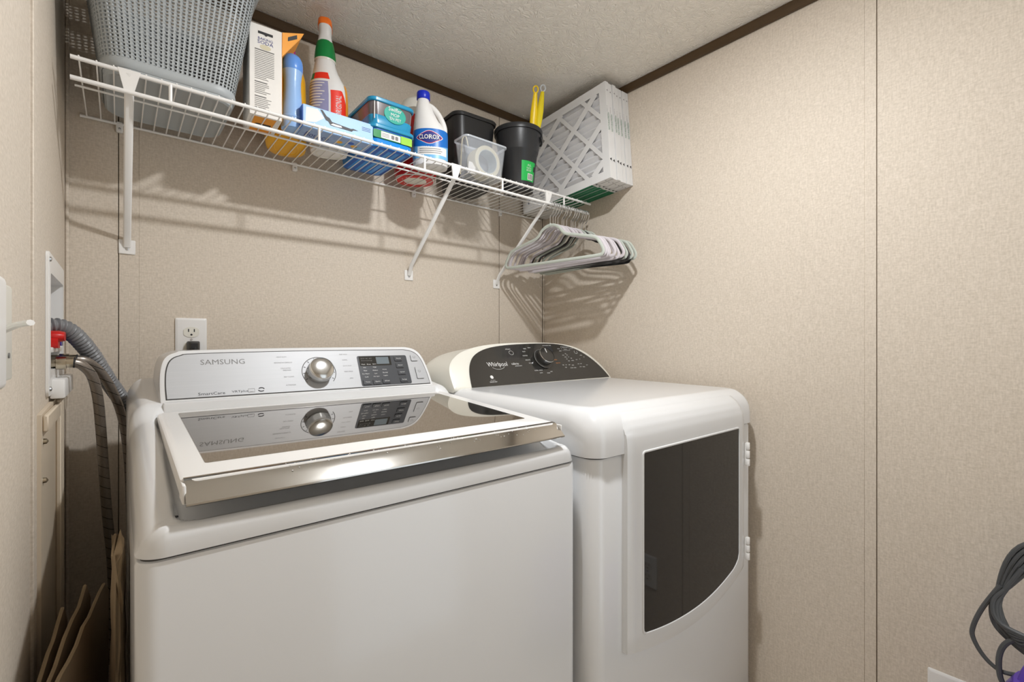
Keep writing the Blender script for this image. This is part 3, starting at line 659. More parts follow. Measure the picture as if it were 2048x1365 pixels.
class Shape:
    """a bottle body: rings of super-ellipses; S(theta, z, off) gives surface points for labels"""
    def __init__(s, tab, n=48): s.tab, s.n = tab, n     # (z, a, b, exponent, dx)
    def at(s, z):
        return tuple(interp([(q[0], q[k]) for q in s.tab], z) for k in (1, 2, 3, 4))
    def S(s, th, z, off=0):
        a, b, e, dx = s.at(z); c, si = cos(th), sin(th)
        return (dx+(a+off)*math.copysign(abs(c)**(2/e), c), (b+off)*math.copysign(abs(si)**(2/e), si), z)
    def geo(s, fine=3):
        zs = []
        for p, q in zip(s.tab, s.tab[1:]): zs += [lerp(p[0], q[0], k/fine) for k in range(fine)]
        zs.append(s.tab[-1][0])
        return loft([[s.S(2*pi*j/s.n, z) for j in range(s.n)] for z in zs])
    def patch(s, t0, t1, z0, z1, off=.0007, nt=14, nz=8, zf=None):
        V = []; Fc = []
        for i in range(nz+1):
            for j in range(nt+1):
                th = lerp(t0, t1, j/nt); z = lerp(z0, z1, i/nz)
                if zf: z = zf(j/nt, i/nz)
                V.append(s.S(th, z, off))
        for i in range(nz):
            for j in range(nt): a = i*(nt+1)+j; Fc.append((a, a+1, a+nt+2, a+nt+1))
        n0 = len(V); V += [s.S(lerp(t0, t1, (k % (nt+1))/nt), 0, 0) for k in range(0)]
        return V, Fc
    def wrap(s, g, th0, z0, rad, off=.001):
        return xf(g, lambda x, y, z: s.S(th0 + x/rad, z0+y, off))
FRONT = -pi/2

# pale blue bottle
def blue_bottle():
    t = thing('softener_bottle', 'slim pale blue bottle with rounded blue cap beside the carton', 'bottle', (.4375, -.235, DK), radians(-10))
    sh_ = Shape([(0, .022, .022, 2, 0), (.002, .026, .026, 2, 0), (.012, .0275, .0275, 2, 0), (.045, .0265, .0265, 2, 0), (.075, .0225, .0225, 2, 0), (.105, .0205, .0205, 2, 0), (.125, .0205, .0205, 2, 0), (.143, .0228, .0228, 2, 0), (.150, .0238, .0238, 2, 0)])
    b = mk('bottle', sh_.geo(4), 'blue_soft', t, world=False)
    mk('collar', lathe([(.0276, .026), (.0284, .028), (.0284, .030), (.0274, .032)], 40, cap0=False, cap1=False), 'blue_soft', b, world=False)
    mk('cap', lathe([(.0238, .150), (.0246, .152), (.0252, .160), (.0248, .170), (.0232, .179), (.019, .187), (.012, .1925), (.004, .194)], 40), 'blue_cap', t, world=False)
blue_bottle()
def yellow_jug():
    t = thing('laundry_jug', 'golden yellow detergent jug with magenta cap half hidden behind slim bottle', 'jug', (.4535, -.112, DK), radians(254))
    s = Shape([(0, .070, .044, 2.5, 0), (.003, .078, .050, 2.6, 0), (.012, .080, .052, 2.6, 0), (.12, .080, .052, 2.5, 0), (.185, .074, .050, 2.3, .002), (.222, .050, .040, 2.1, .012), (.243, .026, .026, 2, .022), (.253, .022, .022, 2, .024)])
    b = mk('jug', s.geo(4), 'jug_yellow', t, world=False)
    mk('base_groove', shift(tube([(x, y, 0) for x, y in sup(.052, .030, 32, 2.4)], .0022, 6, True), 0, 0, .0008), 'jug_yellow', b, world=False)
    mk('handle', tube(spline([(-.058, 0, .185), (-.064, 0, .213), (-.050, 0, .236), (-.018, 0, .243), (.004, 0, .233)], 6), .010, 10), 'jug_yellow', b, world=False)
    mk('label', s.patch(-pi*.85, -pi*.15, .02, .12), 'soda_orange', b, world=False)
    mk('cap', shift(lathe([(.024, .248), (.025, .250), (.024, .278), (.022, .281), (.01, .2815)], 28), .024, 0, 0), 'magenta', t, world=False)
yellow_jug()
def spray():
    t = thing('spray_bottle', 'white spray bottle with red label, green collar and orange nozzle tip', 'bottle', (.562, -.140, DK), radians(-22))
    s = Shape([(0, .042, .036, 2.4, 0), (.003, .049, .043, 2.5, 0), (.012, .051, .045, 2.5, 0), (.06, .0515, .0455, 2.4, 0), (.15, .0520, .045, 2.4, 0), (.180, .0510, .0445, 2.3, -.001), (.196, .0480, .042, 2.2, -.002), (.212, .041, .039, 2.1, -.005), (.230, .0345, .035, 2, -.008), (.250, .0290, .030, 2, -.010), (.268, .0260, .0265, 2, -.010)])
    b = mk('bottle', s.geo(4), 'white2', t, world=False)
    mk('base_recess', shift(tube([(x, y, 0) for x, y in sup(.034, .028, 32, 2.4)], .0025, 6, True), 0, 0, .001), 'cream', b, world=False)
    sl = mk('back_label', s.patch(FRONT-1.25, FRONT+.02, .085, .190, .0006), 'lilac', b, world=False)
    mk('warning_strip', s.patch(FRONT-1.15, FRONT-.80, .197, .216, .0007), 'green', b, world=False)
    mk('title_strip', s.patch(FRONT-.80, FRONT+.12, .197, .216, .0007), 'scar', b, world=False)
    rows = [s.patch(FRONT-1.15+.1*(k % 2), FRONT-.12-.1*((k*7) % 3), .182-k*.008, .1845-k*.008, .0010) for k in range(9)]
    mk('small_print', join(*rows), 'paper', sl, world=False)
    fl = mk('front_label', s.patch(FRONT+.10, FRONT+1.25, .018, .108, .0007, zf=lambda a, q: lerp(lerp(.095, .075, a), lerp(.166, .176-.075*max(0, a-.55)/.45, a), q)), 'scar', b, world=False)
    mk('lettering', s.wrap(xf(text_geo('ORIGINAL', .060, .016), lambda x, y, z: (-y, x, 0)), FRONT+.50, .126, .047, .0012), 'ink_white', fl, world=False, smooth=False)
    mk('label_swoosh', s.patch(FRONT+1.05, FRONT+1.45, .09, .195, .0009), 'soda_orange', b, world=False)
    mk('collar', shift(lathe([(.0268, .264), (.0292, .265), (.0290, .276), (.0268, .295), (.0232, .314), (.0215, .319)], 36), -.010, 0, 0), 'green', t, world=False)
    mk('collar_frill', shift(join(*[lathe([(.0282+.0006*(k % 2), .2605+.002*(k % 2)), (.0295, .2655)], 36, cap0=False, cap1=False) for k in range(2)]), -.010, 0, 0), 'cream', t, world=False)
    hd_ = mk('spray_head', loft([[(-.010+x*1.0, y+o, z) for x, y in sup(a, b_, 28, 2.6)] for z, a, b_, o in ((.316, .0205, .0205, 0), (.322, .0200, .0200, 0), (.328, .0185, .0210, .002), (.336, .0175, .0240, .004), (.346, .0170, .0270, .004), (.352, .0175, .0300, .002), (.358, .0182, .0310, 0), (.360, .0170, .0300, 0))]), 'white2', t, world=False)
    mk('nozzle_tip', loft([[(-.010+x, y, z) for x, y in sup(a, b_, 28, 3.2)] for z, a, b_ in ((.3595, .0190, .0300), (.362, .0196, .0305), (.376, .0186, .0290), (.379, .0165, .0270))]), 'orange', t, world=False)
    mk('trigger', tube(spline([(-.010, .024, .340), (-.010, .040, .328), (-.010, .044, .308), (-.010, .038, .288)], 5), .0055, 8, rb=.007), 'orange', t, world=False)
spray()
def sheet_box():
    t = thing('dryer_sheet_box', 'low sky blue dryer sheet carton with a torn dispensing slot', 'carton', (.541, -.238, DK), radians(0))
    a, b, h = .0915, .047, .056
    c = mk('carton', box(-a, a, -b, b, 0, h, .0012, 1), 'box_blue', t, world=False)
    mk('end_panel', box(-a-.0006, -a+.0003, -b+.001, b-.001, .001, h-.001), 'box_blue_d', c, world=False)
    fm = lambda u, v, w=0: (u, -b-w, v)
    mk('torn_slot', prism([(-.050, .053), (-.036, .030), (-.030, .0285), (-.024, .020), (.032, .0195), (.036, .024), (.050, .0265), (.036, .0285), (.030, .0265), (-.020, .030), (-.026, .038), (-.034, .041), (-.044, .0535)], lambda u, v: fm(u, v, -.0004), lambda u, v: fm(u, v, .0004)), 'ink_dark', c, world=False)
    mk('slot_sheet', prism([(-.024, .022), (-.006, .0205), (.006, .022), (.004, .026), (-.018, .0265)], lambda u, v: fm(u, v, .0003), lambda u, v: fm(u, v, .0008)), 'paper', c, world=False)
    mk('pale_burst', prism([(-.086, .012), (-.060, .018), (-.040, .034), (-.056, .052), (-.084, .050)], lambda u, v: fm(u, v, -.0004), lambda u, v: fm(u, v, .0002)), 'paper', c, world=False)
    mk('lettering', xf(text_geo('40', .010, .007), lambda x, y, z: fm(.082+x, .008+y, .0005)), 'navy', c, world=False, smooth=False)
    mk('small_print', join(*[box(.060, .084, -b-.0004, -b, .040-k*.004, .0412-k*.004) for k in range(3)]), 'navy', c, world=False, smooth=False)
    un = mk('underside_print', box(-a+.002, a-.002, -b+.002, b-.002, -.0006, .0002), 'box_under', c, world=False)
    mk('lettering', xf(text_geo('Bounce', .060, .028), lambda x, y, z: (-.045+x, -y-.008, -.0009)), 'navy', un, world=False, smooth=False)
    for k in range(5): mk('flower_print', shift(lathe([(.009, -.0008), (.009, 0)], 10), .012+.014*k, .012*sin(k*2.2)-.008, 0), ('jug_yellow', 'clor_lt', 'box_blue_d')[k % 3], un, world=False)
sheet_box()

def tub(name, label, z0, h, body, low):
    t = thing(name, label, 'tub', (.690, -.172, z0), 0, 'stacked wipes tubs on the shelf')
    def ring(z, a, b, r=.022): return [(x, y, z) for x, y in rrect(-a, a, -b, b, r, 6)]
    b = mk('tub', loft([ring(0, .057, .108), ring(.002, .061, .112), (ring(h*.45, .064, .115)), ring(h-.010, .066, .117)]), body, t, world=False)
    mk('lower_band', loft([ring(.001, .0610, .1123), ring(.0015, .0626, .1136), ring(h*.34, .0650, .1158), ring(h*.36, .0640, .115)], False, False), low, b, world=False)
    l = mk('lid', loft([ring(h-.012, .0672, .1185), ring(h-.010, .0700, .1212), ring(h-.003, .0702, .1215), ring(h, .068, .119), ring(h-.002, .062, .113)], cap0=False), 'teal_lid', t, world=False)
    return t, b, l
t1, b1, l1 = tub('wipes_tub', 'lower blue mop-pad tub with green and white side label, under another tub', DK, .062, 'tub_blue', 'tub_blue2')
mk('base_texture', join(*[box(-.050+k*.022, -.038+k*.022, -.098, .098, -.0006, .0004) for k in range(5)]), 'tub_blue2', b1, world=False)
fm = lambda u, v, w=0: (u, -.1168-w, v)
mk('green_label', prism(rrect(-.058, .058, .024, .046, .004, 3), lambda u, v: fm(u, v, -.004), lambda u, v: fm(u, v, .0002)), 'green', b1, world=False)
mk('white_label', prism(rrect(-.036, .022, .026, .044, .001, 2), lambda u, v: fm(u, v, -.004), lambda u, v: fm(u, v, .0006)), 'paper', b1, world=False)
mk('lime_label', prism(rrect(.024, .058, .024, .046, .001, 2), lambda u, v: fm(u, v, -.004), lambda u, v: fm(u, v, .0006)), 'lime', b1, world=False)
mk('print_marks', join(*[prism(rrect(u, u+.009, .029, .040, .002, 2), lambda a, b: fm(a, b, 0), lambda a, b: fm(a, b, .0009)) for u in (-.006, .006)] + [box(-.034, -.012, -.1178, -.1168, .030+k*.004, .0312+k*.004) for k in range(3)]), 'ink', b1, world=False)
t2, b2, l2 = tub('wipes_tub', 'upper smoky tub with aqua lid and teal round label, topmost of the two', DK+.0625, .073, 'tub_grey', 'teal_lid')
td = mk('round_label', prism([(.033*cos(q), .0375+.0245*sin(q)) for q in [2*pi*k/32 for k in range(32)]], lambda u, v: fm(u+.006, v, -.004), lambda u, v: fm(u+.006, v, .0002)), 'teal', b2, world=False)
for s, v, wd, ht, m in (('Swiffer', .0520, .040, .0120, 'ink_white'), ('MOP', .0370, .026, .0090, 'ink_white'), ("'EN PET", .0255, .036, .0082, 'ink_white')):
    mk('lettering', xf(text_geo(s, wd, ht), lambda x, y, z: fm(.006+x, v+y, .0006)), m, td, world=False, smooth=False)
mk('painted_edge_highlight', prism(rrect(-.056, -.054, .012, .060, .0005, 1), lambda u, v: fm(u, v, -.003), lambda u, v: fm(u, v, .0002)), 'ink_white', b2, world=False)  # thin white strip paints a glint along the tub's left edge

def red_jug():
    t = thing('cream_jug', 'round-shouldered cream jug with red base behind the bleach bottle', 'jug', (.862, -.098, DK), radians(-30))
    s = Shape([(0, .055, .050, 2.2, 0), (.003, .064, .060, 2.3, 0), (.02, .068, .064, 2.3, 0), (.16, .068, .064, 2.3, 0), (.20, .062, .058, 2.2, 0), (.240, .052, .050, 2, 0), (.262, .040, .040, 2, 0), (.275, .024, .024, 2, 0), (.279, .010, .010, 2, 0)])
    b = mk('jug', s.geo(4), 'cream', t, world=False)
    mk('red_band', s.patch(0, 2*pi, .004, .055, .0008, 48), 'red', b, world=False)
    mk('red_label', s.patch(FRONT-.6, FRONT+1.5, .11, .20, .0008), 'red', b, world=False)
    mk('base_ring', loft([[(x*k, y*k, z) for x, y in sup(.060, .056, 40, 2.3)] for k, z in ((1, .0012), (1, -.0004), (.62, -.0004), (.62, .0012))], False, False), 'red', b, world=False)
    mk('red_emblem', s.patch(FRONT-1.2, FRONT-.9, .222, .236, .001), 'red', b, world=False)
    mk('base_print', join(*[shift(text_geo('4', .006, .008), -.045*cos(k*.5-.6), -.045*sin(k*.5-.6)-.001, -.0008) for k in range(4)]), 'ink_white', b, world=False, smooth=False)
red_jug()
def bleach():
    t = thing('bleach_bottle', 'white bleach bottle with blue cap, side handle and blue diamond label', 'bottle', (.8450, -.228, DK), radians(-33))
    tab = [(0, .045, .034, 2.3, 0), (.003, .0515, .040, 2.4, 0), (.010, .0535, .042, 2.4, 0), (.050, .0535, .042, 2.3, 0), (.095, .0535, .042, 2.3, 0), (.112, .0525, .041, 2.2, 0), (.128, .046, .039, 2.1, -.006), (.150, .0365, .036, 2, -.013), (.180, .0270, .0285, 2, -.019), (.205, .0195, .0210, 2, -.022), (.214, .0175, .0175, 2, -.022), (.222, .0170, .0170, 2, -.022)]
    s = Shape(tab); b = mk('bottle', s.geo(4), 'white2', t, world=False)
    mk('handle', tube(spline([(-.004, 0, .197), (.008, 0, .190), (.024, 0, .172), (.037, 0, .148), (.0435, 0, .126), (.043, 0, .104)], 6), .0105, 12, rb=.0085, up=(1, 0, .4)), 'white2', b, world=False)
    mk('cap', shift(lathe([(.0195, .214), (.0205, .2155), (.0205, .234), (.0190, .2375), (.008, .238)], 32), -.022, 0, 0), 'royal', t, world=False)
    lb = mk('label', s.patch(FRONT-1.45, FRONT+1.45, .020, .110, .0006, 30), 'clor_lt', b, world=False)
    mk('label_band', s.patch(FRONT-1.45, FRONT+1.45, .066, .110, .0009, 30, zf=lambda a, q: lerp(.064-.010*sin(pi*a), .110, q)), 'clor_blue', lb, world=False)
    mk('label_fleck', s.patch(FRONT-.7, FRONT+1.1, .030, .055, .0009, 16), 'paper', lb, world=False)
    mk('small_print', join(*[s.patch(FRONT-.55, FRONT+.6+.1*(k % 2), .047-k*.006, .049-k*.006, .0012) for k in range(3)]), 'ink', lb, world=False)
    dia = [(-.036, 0), (-.031, .005), (-.006, .0195), (0, .021), (.006, .0195), (.031, .005), (.036, 0), (.031, -.005), (.006, -.0195), (0, -.021), (-.006, -.0195), (-.031, -.005)]
    def dmesh(k): return ([(0, 0, 0)] + [(x*k, y*k, 0) for x, y in dia], [(0, i+1, (i+1) % 12+1) for i in range(12)])
    def fine(g):
        bm = bmesh.new(); vs_ = [bm.verts.new(p) for p in g[0]]
        for f in g[1]: bm.faces.new([vs_[i] for i in f])
        bmesh.ops.subdivide_edges(bm, edges=bm.edges, cuts=3, use_grid_fill=True); bmesh.ops.triangulate(bm, faces=bm.faces); bm.verts.index_update()
        r = ([tuple(v.co) for v in bm.verts], [tuple(v.index for v in f.verts) for f in bm.faces]); bm.free(); return r
    for k, m, off in ((1, 'paper', .0012), (.93, 'clor_red', .0015), (.84, 'navy', .0018)): mk('diamond', s.wrap(fine(dmesh(k)), FRONT-.02, .083, .046, off), m, lb, world=False)
    mk('lettering', s.wrap(text_geo('CLOROX', .048, .0140, bold=.02), FRONT-.02, .083, .046, .0036), 'ink_white', lb, world=False, smooth=False)
    mk('small_emblem', s.wrap(fine(([(0, 0, 0)]+[(.005*cos(2*pi*k/12), .006*sin(2*pi*k/12), 0) for k in range(12)], [(0, i+1, (i+1) % 12+1) for i in range(12)])), FRONT-.98, .034, .046, .0012), 'clor_red', lb, world=False)
bleach()
def pot():
    t = thing('black_tub', 'square-shouldered black plastic tub behind the clear bin', 'tub', (1.060, -.104, DK), radians(-3))
    def ring(z, a, r=.035): return [(x, y, z) for x, y in rrect(-a, a, -a, a, r, 8)]
    h = .246
    mk('tub', loft([ring(0, .066), ring(.003, .070), ring(h-.03, .084), ring(h-.012, .085), ring(h-.012, .089), ring(h-.004, .091), ring(h, .089), ring(h, .086), ring(.01, .062)], cap0=True, cap1=True), 'black', t, world=False)
    mk('scuff', join(box(-.04, -.03, -.0805, -.079, h-.085, h-.0835), box(-.022, -.020, -.0805, -.079, h-.084, h-.080), box(-.027, -.012, -.0805, -.079, h-.0855, h-.0845)), 'ink', t, world=False)
pot()
def clear_bin():
    t = thing('clear_bin', 'small clear plastic bin holding a roll of tape', 'bin', (1.022, -.252, DK), radians(0))
    # front-left corner near x=.948, depth ~.13 (the black tub stands behind)
    def ring(z, ax, ay, r=.016): return [(x, y, z) for x, y in rrect(-ax, ax, -ay, ay, r, 6)]
    ho = .118
    mk('bin', loft([ring(.0, .066, .030), ring(.002, .069, .033), ring(ho, .0835, .0375), ring(ho, .082, .036), ring(.004, .0675, .0315)]), 'frost', t, world=False)
    mk('rim', loft([ring(ho-.006, .0840, .0380), ring(ho-.005, .0865, .0400), ring(ho, .0865, .0400), ring(ho+.001, .0825, .0365)], False, False), 'clear_lid', t, world=False)
    tp = thing('tape_roll', 'roll of cream masking tape standing inside the clear bin', 'tape', (1.034, -.252, DK+.0045+.0525))
    R1, R0, w2 = .0520, .0370, .0230
    def rng(r, d, n=48):
        th = radians(-10)
        out = []
        for k in range(n):
            a = 2*pi*k/n; x, z = r*cos(a), r*sin(a); out.append((x*cos(th)+d*sin(-th)*-1*0 - d*sin(th)*0, d, z))
        return out
    mk('tape', loft([rng(R0+.002, -w2), rng(R1-.001, -w2), rng(R1, -w2+.001), rng(R1, w2), rng(R0+.002, w2), rng(R0+.002, -w2)], False, False), 'tape', tp, world=False)
    mk('core', loft([rng(R0, -w2+.0005), rng(R0+.0022, -w2+.0005), rng(R0+.0022, w2-.0005), rng(R0, w2-.0005), rng(R0, -w2+.0005)], False, False), 'tape_core', tp, world=False)
    wr_ = mk('paper_slip', loft([[(.963, -.262, DK+.006), (.985, -.272, DK+.006), (.995, -.262, DK+.044), (.972, -.255, DK+.050)], [(.963, -.2608, DK+.006), (.985, -.2708, DK+.006), (.995, -.2608, DK+.044), (.972, -.2538, DK+.050)]]), 'paper')
    tag(wr_, 'small white paper slip inside clear bin left of tape roll', 'paper')
    st = mk('cable_tie', tube(spline([(.952, -.235, DK+.008), (.955, -.236, DK+.07), (.958, -.238, DK+.122), (.968, -.243, DK+.132), (.974, -.248, DK+.100)], 6), .0022, 6), 'tape')
    tag(st, 'cream plastic strip curling over left edge of clear bin', 'strap')
clear_bin()
def bucket():
    t = thing('black_bucket', 'round black utility bucket with pour lip and green label', 'bucket', (1.212, -.222, DK), radians(-40))
    h = .222; n = 56
    def ring(z, r, lip=0):
        out = []
        for k in range(n):
            a = 2*pi*k/n; q = lip*math.exp(-((a-radians(28)) / .22)**2); out.append(((r+q)*cos(a), (r+q)*sin(a), z))
        return out
    b = mk('bucket', loft([ring(0, .050), ring(.003, .054), ring(.135, .0690), ring(.138, .0715), ring(.142, .0725), ring(h-.035, .0810, .003), ring(h-.016, .0825, .008), ring(h-.016, .0870, .010), ring(h-.004, .0890, .014), ring(h, .0870, .014), ring(h-.002, .0825, .013), ring(.135, .064, .003), ring(.02, .048)], cap1=True), 'black_bucket', t, world=False)
    bs = Shape([(0, .0505, .0505, 2, 0), (.003, .0542, .0542, 2, 0), (.135, .0693, .0693, 2, 0)])
    lb = mk('label', bs.patch(FRONT+.18, FRONT+1.15, .030, .098, .0006, 16), 'label_green', b, world=False)
    mk('barcode_patch', bs.patch(FRONT+.58, FRONT+1.00, .034, .056, .0010, 8), 'paper', lb, world=False)
    mk('barcode', join(*[bs.patch(FRONT+.62+k*.045, FRONT+.62+k*.045+(.018 if k % 3 else .03), .036, .054, .0014, 2, 2) for k in range(8)]), 'ink_dark', lb, world=False)
    mk('lettering', join(bs.wrap(text_geo('ALL', .016, .007), FRONT+.66, .084, .060, .0012), bs.wrap(text_geo('PLASTIC', .020, .006), FRONT+.66, .074, .060, .0012), bs.wrap(text_geo('BUCKET', .020, .006), FRONT+.66, .066, .060, .0012)), 'ink_white', lb, world=False, smooth=False)
    mk('label_emblem', bs.patch(FRONT+1.0, FRONT+1.14, .066, .084, .0011, 4), 'ink_dark', lb, world=False)
    mk('side_grip', tube(spline([(.0850*cos(a), .0850*sin(a), h-.030-.012*sin(pi*k/8)) for k, a in [(k, radians(-20+k*6)) for k in range(9)]], 2), .004, 8), 'black_bucket', b, world=False)
bucket()
def brush(lab, top, foot, m, ring_):
    t = thing('brush', lab, 'brush', (foot[0], foot[1], DK+.006), 0, 'yellow brushes in the bucket')
    a, b = Vector(top), Vector(foot); d = (a-b)
    P = [b+d*q for q in (0, .42, .55, .64, .74, .84, .93)]
    rr = (.0095, .0095, .0085, .0120, .0125, .0100, .0065)
    rings_ = []
    for p, r in zip(P, rr):
        rings_.append([tuple(p+Vector((cos(2*pi*k/14)*r*.766, -cos(2*pi*k/14)*r*.642, 0))+Vector((.64*.0045*sin(2*pi*k/14), .766*.0045*sin(2*pi*k/14), 0))) for k in range(14)])
    h = mk('handle', loft(rings_), m, t)
    c = b+d*.965; mk('hanging_ring', tube([tuple(c+Vector((cos(q)*.0085*.766, -cos(q)*.0085*.642, sin(q)*.0125))) for q in [2*pi*k/24 for k in range(24)]], .0026, 8, True), ring_, h)
    mk('bristles', lathe([(.012, foot[2]-.001), (.014, foot[2]+.02), (.011, foot[2]+.04), (.008, foot[2]+.05)], 14, foot[0], foot[1]), 'white2', t)
brush('yellow brush handle with hanging ring, left of the two in the bucket', (1.242, -.285, 2.066), (1.257, -.226, DK+.028), 'yellow', 'yellow')
brush('paler yellow plastic-sleeved brush handle, right of the two in the bucket', (1.276, -.288, 2.080), (1.246, -.250, DK+.028), 'yellow2', 'clear_lid')

# pleated air filters, seven of them leaning together against the right wall
FH, FL, FT = .349, .462, .0172
def filter_proto():
    t = thing('air_filter', '', 'air filter', (0, 0, 0), 0, 'stack of pleated air filters')
    # local: x thickness 0..FT (0 faces the room), y -FL..0, z 0..FH
    b = .030; e = .0016
    fr = join(box(0, FT, -FL, -FL+e, 0, FH), box(0, FT, -e, 0, 0, FH), box(0, FT, -FL+e, -e, 0, e), box(0, FT, -FL+e, -e, FH-e, FH))
    mk('frame', fr, 'filter_frame', t, world=False)
    ringp = lambda x: [[(x, -FL+e, e), (x, -e, e), (x, -e, FH-e), (x, -FL+e, FH-e)], [(x, -FL+b, b), (x, -b, b), (x, -b, FH-b), (x, -FL+b, FH-b)]]
    for x in (.0003, FT-.0013):
        o, i = ringp(x); o2, i2 = ringp(x+.001)
        mk('face_border', loft([o, i, i2, o2, o], False, False), 'filter_frame', t, world=False, smooth=False)
    np_ = 13; V = []; Fc = []
    for k in range(np_*2+1):
        z = lerp(b*.3, FH-b*.3, k/(np_*2)); x = .0022 if k % 2 else FT-.0022
        V += [(x, -FL+.003, z), (x, -.003, z)]
        if k: n = len(V); Fc.append((n-4, n-3, n-1, n-2))
    mk('pleats', (V, Fc), 'filter_media', t, world=False, smooth=False)
    return t
def clip_line(p, d, y0, y1, z0, z1):
    lo, hi = -9, 9
    for q, dq, a, c in ((p[0], d[0], y0, y1), (p[1], d[1], z0, z1)):
        if abs(dq) < 1e-9: continue
        t0, t1 = sorted(((a-q)/dq, (c-q)/dq)); lo, hi = max(lo, t0), min(hi, t1)
    return lo, hi
def filter_lattice(parent):
    b = .026
    for d, wdt, sp, base in (((1, -.80), .0115, .106, 'a'), ((1, 1.15), .0075, .094, 'b')):
        l = sqrt(d[0]**2+d[1]**2); dv = (d[0]/l, d[1]/l); nv = (-dv[1], dv[0])
        for k in range(-4, 5):
            p = (-FL/2+nv[0]*sp*k, FH/2+nv[1]*sp*k); lo, hi = clip_line(p, dv, -FL+b, -b, b, FH-b)
            if hi-lo < .03: continue
            q = [(p[0]+dv[0]*s_+nv[0]*w_, p[1]+dv[1]*s_+nv[1]*w_) for s_, w_ in ((lo, -wdt), (hi, -wdt), (hi, wdt), (lo, wdt))]
            x0 = .0004 if base == 'a' else .0007
            mk('lattice_strip', loft([[(x0, y, z) for y, z in q], [(x0+.0009, y, z) for y, z in q]]), 'filter_frame', parent, world=False, smooth=False)
def filter_prints(t):
    # lettering and arrows printed on the front edge and underside
    yf = -FL-.0003
    g_ = xf(text_geo('NATURALFRESH', .062, .0095), lambda x, y, z: (FT/2-y, yf, .205+x))
    mk('lettering', g_, 'filter_green', t, world=False, smooth=False)
    mk('small_print', xf(text_geo('14x18x1  MERV 8', .05, .003), lambda x, y, z: (FT/2-.005-y, yf, .235+x)), 'ink_light', t, world=False, smooth=False)
    tri = lambda cy: ([(FT/2-.006, cy, 0), (FT/2+.004, cy+.006, 0), (FT/2+.004, cy-.006, 0)], [(0, 1, 2)])
    mk('arrow', xf(tri(.068), lambda x, y, z: (x, yf, y)), 'ink_dark', t, world=False, smooth=False)
    mk('dot', xf(tri(.318), lambda x, y, z: (x*.6+FT*.2, yf, .318+(y-.318)*.6)), 'ink', t, world=False, smooth=False)
    mk('underside_print', box(.0005, FT-.0005, -FL+.085, -FL+.30, -.0004, 0), 'filter_green', t, world=False, smooth=False)
    mk('arrow', xf(tri(-FL+.07), lambda x, y, z: (x, y, -.0005)), 'ink_dark', t, world=False, smooth=False)
    mk('dot', xf(tri(-FL+.028), lambda x, y, z: (x*.6+FT*.2, (y+FL-.028)*.6-FL+.028, -.0004)), 'ink_light', t, world=False, smooth=False)
proto = filter_proto(); filter_prints(proto)
def copy_thing(r):
    c = r.copy(); COL.objects.link(c)
    for ch in list(r.children):
        k = ch.copy(); COL.objects.link(k); k.parent = c
    return c
ordn = ['', 'second', 'third', 'fourth', 'fifth', 'sixth']
fil = [proto] + [copy_thing(proto) for _ in range(6)]
filter_lattice(proto)
FX = RW-.0012-7*.0197+.0025
offs = (0, .002, -.001, .003, .004, .002, .003)
for i, f in enumerate(fil):
    f.location = (FX+i*.0197, -.020+offs[i]*1.0, DK+.0035 - .001*(i % 2)); f.rotation_euler = (radians(-4.0), 0, 0)
    f['label'] = ('white pleated air filter with lattice face, nearest the black bucket' if i == 0 else
                  'white pleated air filter against the right wall, last of its stack' if i == 6 else
                  f'white pleated air filter, {ordn[i]} from the black bucket, only edges showing')

# ------------------------------------------------------------------ hangers
HZ = SZ-.040+.0046+.0018     # hook wire centre over the rail
def hanger_proto(m):
    t = thing('clothes_hanger', '', 'hanger', (0, 0, 0), 0, 'velvet hangers on the rail')
    # local: origin at the hook's crown; hanger lies in the yz plane
    hb = -.084
    half = [(0, hb), (.020, hb-.003), (.040, hb-.015), (.055, hb-.032), (.070, hb-.041), (.095, hb-.047), (.150, hb-.060), (.182, hb-.069), (.198, hb-.079), (.212, hb-.101), (.219, hb-.116), (.217, hb-.126), (.206, hb-.132), (.150, hb-.133), (.07, hb-.133)]
    pts = [(0, y, z) for y, z in half] + [(0, 0, hb-.133)] + [(0, -y, z) for y, z in reversed(half[1:])]
    mk('frame', tube(spline(pts, 4, True), .0056, 8, True, rb=.0024, up=(1, 0, 0)), m, t, world=False)
    hk = [(0, 0, hb+.002), (0, 0, hb+.026), (0, -.001, hb+.034), (0, -.012, hb+.045), (0, -.0195, -.020-.004), (0, -.017, -.010), (0, -.0095, -.0022), (0, 0, 0), (0, .0095, -.0022), (0, .016, -.009), (0, .0185, -.018), (0, .0175, -.026)]
    mk('hook', tube(spline(hk, 5), .0016, 6), 'steel', t, world=False)
    mk('hook_sleeve', lathe([(.0035, hb-.002), (.0035, hb+.006), (.0022, hb+.008)], 10), m, t, world=False)
    return t
protos = {k: hanger_proto(k) for k in ('sage', 'lil_vel', 'char_vel', 'blk_vel')}
used = set()
HP = [(1.292, 'sage', 8, 0), (1.306, 'lil_vel', 7, -.002), (1.318, 'lil_vel', 8, .004), (1.331, 'lil_vel', 6, 0), (1.352, 'lil_vel', 7, -.006), (1.363, 'lil_vel', 5, .006), (1.378, 'lil_vel', 7, .002), (1.400, 'lil_vel', 6, -.010), (1.412, 'char_vel', 4, .004), (1.424, 'sage', 5, -.006), (1.446, 'char_vel', 4, .004), (1.456, 'sage', 4, -.010), (1.468, 'blk_vel', 2, .014), (1.480, 'sage', 3, -.010)]
cnt = ['', 'second', 'third', 'fourth', 'fifth', 'sixth', 'seventh', 'eighth', 'ninth', 'tenth', 'eleventh', 'twelfth', 'thirteenth', 'last']
cname = {'sage': 'sage green', 'lil_vel': 'pale grey', 'char_vel': 'charcoal', 'blk_vel': 'black'}
